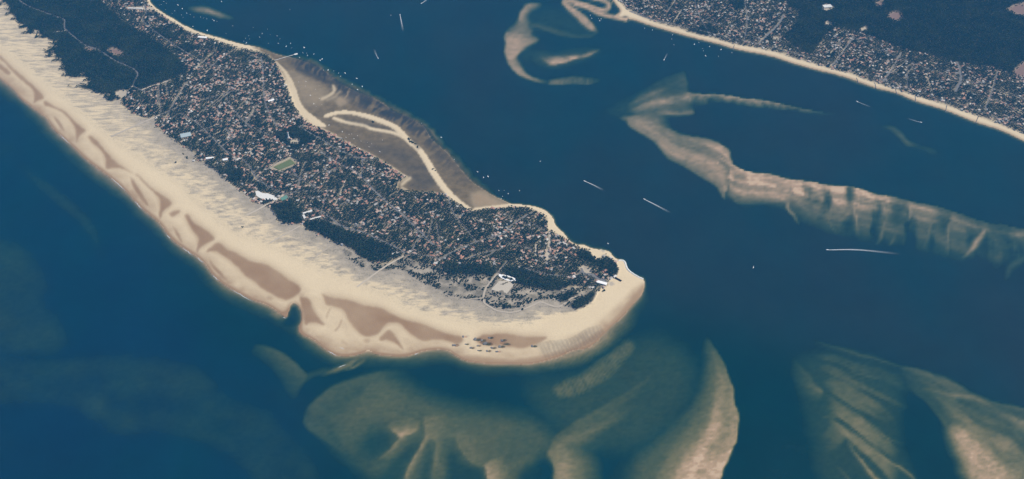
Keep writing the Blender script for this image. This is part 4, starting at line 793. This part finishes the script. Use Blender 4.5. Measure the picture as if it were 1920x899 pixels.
def ranked(idx, uu, vv, keyf, MARKS=MARKS):
    """index -> (ordinal, landmark) counted among those of the same key around the same landmark"""
    g = {}
    for k in idx:
        d = [((uu[k] - a_) ** 2 + (2 * (vv[k] - b_)) ** 2, n_) for n_, a_, b_ in MARKS]; dd_, nm = min(d); g.setdefault((keyf(k), nm), []).append((dd_, k))
    out = {}
    for (kk, nm), l in g.items():
        for i_, (_, k) in enumerate(sorted(l)): out[k] = (ORD[min(i_, len(ORD) - 1)] if i_ < len(ORD) else 'one of those farther', nm)
    return out
HR = ranked(near, u, v, lambda k: int(typ[k]))
mats_wall = [M_wall, M_white]
for k in near:
    lx, ly, hw = LX[k], LY[k], HW[k]
    m = MB(); m.box(-lx / 2, lx / 2, -ly / 2, ly / 2, -2, hw)
    if k % 3 == 0: m.box(lx / 2 + .01, lx / 2 + 4, -ly / 2, ly / 6, -2, 2.6)
    o = link('house', m.mesh('house'), mats_wall[k % 2], label=(f'house with {RN[typ[k]]} roof, {HR[k][0]} to {HR[k][1]}' if 'far' not in HR[k][0] else f'house with {RN[typ[k]]} roof some way from {HR[k][1]}'), category='house', group='houses of the village nearest the dunes')
    o.location = (X[k], Y[k], ZB[k]); o.rotation_euler = (0, 0, ang[k])
    m = MB(); (m.gable if k % 2 else m.hip)(lx, ly, hw + .01, 2.6, .6)
    link('roof', m.mesh('roof'), ROOFM[typ[k]], o)
bv = np.array([(-.5, -.5, 0), (.5, -.5, 0), (.5, .5, 0), (-.5, .5, 0)]); V = []; Fq = []; Ft = []; Mi = []
V4 = np.zeros((len(rest), 14, 3)); 
for kk, k in enumerate(rest):
    lx, ly, hw = LX[k], LY[k], HW[k]; c_, s_ = math.cos(ang[k]), math.sin(ang[k])
    a = np.zeros((14, 3)); a[:4] = bv * (lx, ly, 0); a[:4, 2] = -2; a[4:8] = bv * (lx, ly, 0); a[4:8, 2] = hw
    a[8:12] = bv * (lx + 1.2, ly + 1.2, 0); a[8:12, 2] = hw + .01; q_ = lx / 2 + .6 if k % 2 else max(0, lx / 2 - ly * .42)
    a[12] = (-q_, 0, hw + 2.6); a[13] = (q_, 0, hw + 2.6)
    V4[kk, :, 0] = X[k] + a[:, 0] * c_ - a[:, 1] * s_; V4[kk, :, 1] = Y[k] + a[:, 0] * s_ + a[:, 1] * c_; V4[kk, :, 2] = ZB[k] + a[:, 2]
faces = []; mi = []
for kk, k in enumerate(rest):
    b = kk * 14
    faces += [(b, b + 1, b + 5, b + 4), (b + 1, b + 2, b + 6, b + 5), (b + 2, b + 3, b + 7, b + 6), (b + 3, b, b + 4, b + 7), (b + 8, b + 9, b + 13, b + 12), (b + 10, b + 11, b + 12, b + 13), (b + 9, b + 10, b + 13), (b + 11, b + 8, b + 12)]
    mi += [4] * 4 + [int(typ[k])] * 4
me = bpy.data.meshes.new('distant_houses'); me.from_pydata(V4.reshape(-1, 3).tolist(), [], faces); me.update()
for m_ in ROOFM + [M_wall]: me.materials.append(m_)
me.polygons.foreach_set('material_index', mi)
link('distant_houses', me, None, kind='stuff', label='mass of small pale and red roofed houses filling both towns', category='houses')

# ------------------------------------------------------------------ trees
def leafmat(name, a, b):
    t = NT(name); p = t.N('BsdfPrincipled'); p.inputs['Roughness'].default_value = .9; p.inputs['Specular IOR Level'].default_value = .1
    oi = t.N('ObjectInfo'); geo = t.N('NewGeometry'); n = t.noise(geo.outputs['Position'], .35, 3); n2 = t.noise(geo.outputs['Position'], .006, 4)
    f = t.math('ADD', t.math('MULTIPLY', oi.outputs['Random'], .5), t.math('MULTIPLY', n, .5))
    c = t.mix(f, c4(*a), c4(*b)); c = t.mix(t.math('MULTIPLY', t.ramp(n2, .46, .62), .4), c, c4(.044, .056, .020))
    t.L(c, p.inputs['Base Color']); t.L(p.outputs[0], t.out.inputs[0]); return t.m
M_leaf = leafmat('pine_needles', (.006, .017, .010), (.016, .031, .015))
M_bark = simple('bark', (.09, .065, .05), .95, .3)
import bmesh
def crown_mesh(name, seed, n=4):
    r = random.Random(seed); bm = bmesh.new()
    for k in range(n):
        a = r.uniform(0, 6.28); d = 0 if k == 0 else r.uniform(.25, .6)
        c = (d * math.cos(a), d * math.sin(a), r.uniform(-.12, .2) if k else .1); s = r.uniform(.35, .5) if k else .62
        g = bmesh.ops.create_icosphere(bm, subdivisions=1, radius=s)
        for v_ in g['verts']:
            f = 1 + r.uniform(-.28, .28); v_.co = (v_.co.x * f + c[0], v_.co.y * f + c[1], v_.co.z * f * .72 + c[2])
    me = bpy.data.meshes.new(name); bm.to_mesh(me); bm.free(); me.materials.append(M_leaf); return me
CROWN = [crown_mesh('crown', 10 + k) for k in range(5)]
m = MB(); m.lathe([(.055, -.2), (.04, .4), (.025, .9)], 6); TRUNK = m.mesh('trunk'); TRUNK.materials.append(M_bark)
forest = np.clip(forest_w + forest_e + dense, 0, 1) * (1 - clear) * (1 - heath)
shr_n = np.clip((noise2(UU / 13, VV / 7, 81, 3) - .39) * 6, 0, 1) * shrub * (1 - clear)
X1, Y1, u1, v1 = scatter(8.6, 201)
pr = rat(np.clip(forest * .97 + town * .90 * (1 - forest) + .9 * shr_n * (1 - forest) * (1 - town), 0, 1), u1, v1)
# ragged forest edge towards the dunes
edge = rat(blur(np.clip(forest + town, 0, 1), 4), u1, v1); pr = np.where((edge < .75) & (rat(np.clip(forest + town, 0, 1), u1, v1) > .5), pr * np.clip(noise2(X1 / 40, Y1 / 25, 83, 2) * 2 - .45, 0, 1) * 1.2, pr)
ok = (np.random.default_rng(9).random(len(X1)) < pr) & ~taken(X1, Y1) & (rat(land, u1, v1) > .5)
X1, Y1, u1, v1 = X1[ok], Y1[ok], u1[ok], v1[ok]
# single bushes on the spit and in the dunes
ex_px = [(767, 262, 5), (771, 266, 4), (774, 269, 4), (779, 272, 4), (783, 276, 3), (699, 230, 4), (812, 318, 3), (815, 320, 2), (350, 297, 4), (345, 291, 3), (329, 306, 3), (455, 427, 3), (1132, 547, 4), (979, 583, 3), (1007, 565, 3), (936, 563, 4), (924, 567, 3), (947, 565, 3), (947, 523, 3), (952, 524.5, 2), (959, 527, 3), (944, 521, 2), (840, 558, 2), (871, 559, 3), (905, 565, 3), (1033, 557, 4), (1024, 561, 3), (1016, 562, 3), (983, 570, 3), (990, 571, 2)]
er = np.random.default_rng(12); exu = []; exv = []
for (a_, b_, n_) in ex_px:
    for k in range(n_): exu.append(a_ + er.normal(0, 1.5)); exv.append(b_ + er.normal(0, .8))
exx, exy = ground(exu, exv); X1 = np.r_[X1, exx]; Y1 = np.r_[Y1, exy]; u1 = np.r_[u1, exu]; v1 = np.r_[v1, exv]
nt = len(X1); print('trees', nt)
rr = np.random.default_rng(15)
SCL = rr.uniform(4.2, 8.2, nt) * np.where(rat(shrub * (1 - forest) * (1 - town), u1, v1) > .3, .85, 1)
SCL = np.where(rat(town, u1, v1) > .5, SCL * .97, SCL)
ZT = zat(u1, v1); HT = SCL * rr.uniform(1.0, 1.7, nt)
wooded = rat(np.clip(forest + town, 0, 1), u1, v1) > .5
HT = np.where(wooded, HT, SCL * .5)
ZB1 = ZT + HT
sel = np.argsort(np.where((u1 > 8) & (u1 < 1912) & (v1 > 8), np.hypot(X1, Y1), 1e9))[:300]
TR = ranked([k for k in sel if not wooded[k]], u1, v1, lambda k: 0, MARKS2)
msk = np.ones(nt, bool); msk[sel] = False
for k in sel:
    wd = wooded[k]
    where = ('in the dark wood at the sandy tip' if u1[k] > 1040 else 'in the wood along the scrub edge') if wd else ('in the scrub at the sandy tip' if u1[k] > 1040 else 'scattered over the grey dune scrub')
    e = empty('pine_tree' if wd else 'dune_bush', X1[k], Y1[k], ZT[k], rr.uniform(0, 6.28), label='dark pine ' + where if wd else (f'dark rounded dune bush, {TR[k][0]} to {TR[k][1]}' if 'far' not in TR[k][0] else f'dark rounded bush in the scrub some way from {TR[k][1]}'), category='tree' if wd else 'bush', group='trees and bushes nearest the beach')
    tr_ = link('trunk', TRUNK, None, e); tr_.scale = (SCL[k], SCL[k], HT[k] * 1.05 + .5)
    cr = link('crown', CROWN[k % 5], None, e); cr.location = (0, 0, HT[k]); cr.scale = (SCL[k],) * 3
XX = np.c_[X1[msk], Y1[msk], ZB1[msk]]
me = bpy.data.meshes.new('woodland'); me.vertices.add(len(XX)); me.vertices.foreach_set('co', XX.astype(np.float32).ravel())
attr(me, 'size', SCL[msk]); attr(me, 'spin', rr.uniform(0, 6.28, len(XX))); attr(me, 'pick', rr.integers(0, 5, len(XX)), 'INT')
wo = link('woodland', me, None, kind='stuff', label='dense dark pinewood covering the forest and gardens', category='woodland')
ng = bpy.data.node_groups.new('woodland_nodes', 'GeometryNodeTree')
ng.interface.new_socket('Geometry', in_out='INPUT', socket_type='NodeSocketGeometry'); ng.interface.new_socket('Geometry', in_out='OUTPUT', socket_type='NodeSocketGeometry')
gi = ng.nodes.new('NodeGroupInput'); go = ng.nodes.new('NodeGroupOutput'); iop = ng.nodes.new('GeometryNodeInstanceOnPoints'); jn = ng.nodes.new('GeometryNodeJoinGeometry')
for k in range(5):
    src = bpy.data.objects.new('crown_source', CROWN[k])
    oi = ng.nodes.new('GeometryNodeObjectInfo'); oi.inputs['Object'].default_value = src; oi.inputs['As Instance'].default_value = True
    ng.links.new(oi.outputs['Geometry'], jn.inputs[0])
def na(nm, ty):
    n = ng.nodes.new('GeometryNodeInputNamedAttribute'); n.data_type = ty; n.inputs[0].default_value = nm; return n.outputs[0]
ng.links.new(gi.outputs[0], iop.inputs['Points']); ng.links.new(jn.outputs[0], iop.inputs['Instance']); iop.inputs['Pick Instance'].default_value = True
ng.links.new(na('pick', 'INT'), iop.inputs['Instance Index'])
cx = ng.nodes.new('ShaderNodeCombineXYZ'); ng.links.new(na('spin', 'FLOAT'), cx.inputs[2]); ng.links.new(cx.outputs[0], iop.inputs['Rotation'])
ng.links.new(na('size', 'FLOAT'), iop.inputs['Scale']); ng.links.new(iop.outputs[0], go.inputs[0])
wo.modifiers.new('scatter', 'NODES').node_group = ng

# ------------------------------------------------------------------ boats
M_gel = simple('white_gelcoat', (.82, .82, .80), .4, .06); M_sail = simple('sailcloth', (.85, .85, .82), .8, .05); M_dk = simple('dark_window', (.03, .035, .04), .3, .1)
t = NT('wake_foam'); df = t.N('BsdfDiffuse'); df.inputs[0].default_value = c4(.8, .83, .85); tp = t.N('BsdfTransparent'); mx = t.N('MixShader'); geo = t.N('NewGeometry')
n = t.noise(geo.outputs['Position'], .12, 4, .7)
t.L(t.math('MULTIPLY', t.attr('foam').outputs['Fac'], t.math('ADD', .55, t.math('MULTIPLY', n, .9)), clamp=True), mx.inputs[0]); t.L(tp.outputs[0], mx.inputs[1]); t.L(df.outputs[0], mx.inputs[2]); t.L(mx.outputs[0], t.out.inputs[0]); M_foam = t.m
def hull(L, W):
    m = MB(); st = [(-.5, .8, .1), (-.2, 1, 0), (.15, .95, 0), (.36, .6, .1), (.5, .04, .35)]
    for (a, w, zk) in st:
        m.v += [(a * L, -w * W / 2, .11 * L * (.8 + zk)), (a * L, -w * W * .3, -.4 + zk), (a * L, w * W * .3, -.4 + zk), (a * L, w * W / 2, .11 * L * (.8 + zk))]
    for i in range(4):
        for j in range(3): m.f.append((i * 4 + j, i * 4 + 4 + j, i * 4 + 5 + j, i * 4 + 1 + j)); m.m.append(0)
        m.f.append((i * 4 + 3, i * 4 + 7, i * 4 + 4, i * 4)); m.m.append(0)
    m.f.append((0, 1, 2, 3)); m.m.append(0); return m
hm = hull(11, 4).mesh('motor_boat'); hm.materials.append(M_gel)
m = MB(); m.box(-2.2, 1.4, -1.2, 1.2, 1.0, 2.5); cm = m.mesh('cabin'); cm.materials.append(M_gel)
hs = hull(11, 3.3).mesh('sailing_boat'); hs.materials.append(M_gel)
m = MB(); m.lathe([(.11, .9), (.07, 14)], 6); mm = m.mesh('mast'); mm.materials.append(M_gel)
def crop(sx, sy, sc_, pts): return [(sx + a / sc_, sy + b / sc_) for a, b in pts]
MOORED = [
 ('off the northern village', crop(240, 0, 5.99, [(350, 60), (400, 20), (430, 40), (375, 55), (525, 125), (495, 155), (660, 150), (700, 165), (740, 195), (815, 195), (850, 205), (885, 215), (950, 220), (965, 235), (1000, 243), (1175, 293), (1405, 312), (1355, 405), (1320, 435), (1365, 440), (1300, 465), (1330, 485), (730, 300), (890, 345), (1100, 380), (620, 200), (1050, 20), (600, 170), (610, 100), (560, 60), (420, 110)])),
 ('off the jetty', crop(480, 0, 2.996, [(65, 165), (35, 190), (80, 195), (118, 203), (20, 210), (135, 220), (70, 245), (125, 245), (195, 245), (200, 270), (170, 262), (270, 268), (262, 297), (285, 300), (290, 312), (325, 305), (245, 325), (360, 340), (372, 333), (758, 87), (190, 55), (270, 270), (288, 315), (265, 300)])),
 ('along the weedy flat', crop(480, 0, 2.996, [(380, 395), (405, 395), (437, 400), (465, 412), (500, 412), (475, 430), (565, 442), (540, 475), (597, 487), (570, 505), (930, 693), (1040, 773)])),
 ('off the bay corner', crop(720, 240, 5.99, [(645, 108), (790, 355), (1050, 495), (1118, 557), (1168, 547), (1290, 705), (1350, 705), (1395, 740), (1330, 770), (1315, 795)])),
 ('in the channel near the tip', [(1140, 457), (974, 358), (1013, 303)]),
 ('off the mainland beach', crop(1160, 0, 5.99, [(595, 440), (620, 505), (605, 395), (850, 500), (900, 480), (940, 548), (952, 573), (975, 630), (1120, 635), (1270, 595), (1150, 560), (1020, 525), (290, 320), (380, 340)])),
 ('inside the sand hook', crop(940, 0, 5.99, [(1000, 175), (1105, 235), (1015, 210), (1090, 210), (1120, 215)])),
 ('aground on the muddy flat', crop(500, 90, 5.99, [(548, 470), (440, 380), (490, 535), (530, 630), (555, 660), (590, 430), (435, 430), (590, 570), (360, 385), (620, 640), (650, 860), (700, 870)])),
 ('aground in the lagoon', crop(480, 225, 5.99, [(970, 135), (1075, 160), (1045, 165), (1180, 240), (1250, 255), (1390, 360), (1270, 305), (1140, 180), (1420, 230), (1300, 270), (1100, 215), (1350, 300), (1010, 200)])),
]
br = random.Random(4)
for where, pts in MOORED:
    NTH = ['first', 'second', 'third', 'fourth', 'fifth', 'sixth', 'seventh', 'eighth', 'ninth', 'tenth', 'eleventh', 'twelfth'] + [f'{q_}{"st" if q_ % 10 == 1 and q_ != 11 else "nd" if q_ % 10 == 2 and q_ != 12 else "rd" if q_ % 10 == 3 and q_ != 13 else "th"}' for q_ in range(13, 60)]
    for k, (a, b) in enumerate(sorted(pts)):
        x, y = [float(c) for c in ground(a, b)]; zb = max(0.0, float(zat(a, b)) + .5) if 'aground' in where else 0.0
        sail = br.random() < .25
        s_ = br.choice([.6, .7, .8, .95, 1.1, 1.45]) * (.75 if 'aground' in where else 1)
        o = link('sailing_boat' if sail else 'motor_boat', hs if sail else hm, None, label=f'white {"yacht with bare mast" if sail else "motor boat"} {"moored " if "aground" not in where else ""}{where}, {NTH[k]} from the left', category='boat', group=f'boats {where}')
        o.location = (x, y, zb); o.rotation_euler = (0, 0, 1.9 + br.uniform(-.8, .8)); o.scale = (s_,) * 3
        c_ = link('mast' if sail else 'cabin', mm if sail else cm, None, o)
WAKES = [((1096, 340), (1112, 347), (1133, 358), 'upper of the two boats speeding together down the channel', 9), ((1208, 374), (1228, 384), (1258, 400), 'lower of the two boats speeding together down the channel', 10), ((1551, 469), (1610, 469), (1690, 477), 'boat with the longest straight wake below the middle bank', 11), ((750, 28), (752, 38), (756, 60), 'boat with short wake in the upper bay', 9), ((709, 110), (706, 104), (701, 92), 'boat with short faint wake heading for the flat', 9), ((790, 7), (796, 3), (804, -4), 'boat cut by the top edge of the picture', 9),
         ((1607, 191), (1617, 195), (1634, 202), 'nearer boat running along the mainland beach', 8), ((1727, 230), (1716, 227), (1700, 222), 'boat heading south along the mainland beach', 8), ((1245, 113), (1248, 107), (1252, 100), 'boat with faint wake off the town beach', 7)]
for (h0, h1, h2, lb, w) in WAKES:
    x, y = [float(c) for c in ground(*h0)]; x2, y2 = [float(c) for c in ground(*h1)]
    a = math.atan2(y - y2, x - x2)
    e = empty('speedboat', x, y, .2, a, label=f'white speed{lb}' if lb.startswith('boat') else f'{lb}, white', category='speedboat', group='boats under way with white wakes')
    o = link('hull', hm, None, e); o.scale = (1.35,) * 3; link('cabin', cm, None, e).scale = (1.35,) * 3
    p = spline([h0, h1, h2], step=1.0); gx_, gy_ = ground(p[:, 0], p[:, 1]); n_ = len(gx_); tx, ty = np.gradient(gx_), np.gradient(gy_); l_ = np.hypot(tx, ty)
    wd = w * .5 * (.45 + 2.2 * np.linspace(0, 1, n_)); dx_, dy_ = -ty / l_ * wd, tx / l_ * wd
    Vx = np.concatenate([np.c_[gx_ + dx_ * q_, gy_ + dy_ * q_, np.full(n_, .35)] for q_ in (-1, 0, 1)])
    ca, sa_ = math.cos(-a), math.sin(-a); Vx[:, 0] -= x; Vx[:, 1] -= y; Vx = np.c_[Vx[:, 0] * ca - Vx[:, 1] * sa_, Vx[:, 0] * sa_ + Vx[:, 1] * ca, Vx[:, 2] - .2]
    fq = np.array([[k * n_ + i, k * n_ + i + 1, (k + 1) * n_ + i + 1, (k + 1) * n_ + i] for k in range(2) for i in range(n_ - 1)])
    wm = mesh_np('wake', Vx, fq); fo = np.linspace(1, 0, n_) ** 1.3 * (.55 if 'faint' in lb or 'mainland' in lb else .95); attr(wm, 'foam', np.r_[fo * 0, fo, fo * 0])
    link('wake', wm, M_foam, e)
x, y = [float(c) for c in ground(1412.5, 502)]
e = empty('sailing_yacht', x, y, 0, R(70), label='lone white sailing yacht with sails up in open water', category='yacht')
o = link('hull', hs, None, e); o.scale = (1.4,) * 3; link('mast', mm, None, e).scale = (1.4, 1.4, 1.35)
def sail(name, pts):
    me_ = bpy.data.meshes.new(name); me_.from_pydata([(a_, b_ - .06, c_) for a_, b_, c_ in pts] + [(a_, b_ + .06, c_) for a_, b_, c_ in pts], [], [(0, 1, 2), (5, 4, 3), (0, 3, 4, 1), (1, 4, 5, 2), (2, 5, 3, 0)]); me_.update(); link(name, me_, M_sail, e)
sail('mainsail', [(-.3, 0, 2.6), (-7, 1.6, 2.8), (-.2, .2, 18.3)]); sail('jib', [(7.2, 0, 2.0), (.4, 1.4, 2.4), (.2, .1, 16.5)])

# ------------------------------------------------------------------ surf along the ocean bars
SURF = [[(112, 252), (122, 262), (132, 271)], [(205, 332), (222, 346), (236, 360)], [(252, 377), (260, 386), (268, 394)], [(312, 440), (320, 449)], [(340, 464), (352, 472), (362, 480)], [(368, 482), (375, 488), (383, 494)], [(398, 516), (410, 527)], [(433, 543), (453, 554), (463, 560), (474, 565)], [(530, 595), (536, 598)], [(613, 658), (622, 663), (632, 668)], [(632, 690), (640, 687), (650, 684)], [(776, 666), (785, 662)], [(636, 652), (646, 656)]]
for pts in SURF:
    p = spline(pts, step=1.0); gx_, gy_ = ground(p[:, 0], p[:, 1]); n_ = len(gx_); tx, ty = np.gradient(gx_), np.gradient(gy_); l_ = np.hypot(tx, ty); nn = (noise1(np.arange(n_) * .4, len(pts) * 7 + n_, 3) - .5) * 8
    ox_, oy_ = -ty / l_, tx / l_
    zs = np.maximum(zat(p[:, 0], p[:, 1]), 0) + .5
    Vx = np.concatenate([np.c_[gx_ + ox_ * (q_ * 3.5 + nn), gy_ + oy_ * (q_ * 3.5 + nn), zs] for q_ in (-1, 0, 1)])
    fq = np.array([[k * n_ + i, k * n_ + i + 1, (k + 1) * n_ + i + 1, (k + 1) * n_ + i] for k in range(2) for i in range(n_ - 1)])
    wm = mesh_np('surf_foam', Vx, fq); fo = .55 * np.minimum(1, np.minimum(np.linspace(0, 3, n_), np.linspace(3, 0, n_))); attr(wm, 'foam', np.r_[fo * 0, fo, fo * 0])
    link('surf_foam', wm, M_foam, kind='stuff')

# ------------------------------------------------------------------ haze
bb = MB(); bb.box(-60000, 60000, -30000, 90000, -60, H + 120)
t = NT('air'); pv = t.N('VolumePrincipled'); pv.inputs['Color'].default_value = c4(.07, .45, 1.0); pv.inputs['Density'].default_value = 1.9e-5; pv.inputs['Anisotropy'].default_value = 0.0
t.L(pv.outputs[0], t.out.inputs['Volume'])
link('haze', bb.mesh('haze'), t.m, kind='stuff')
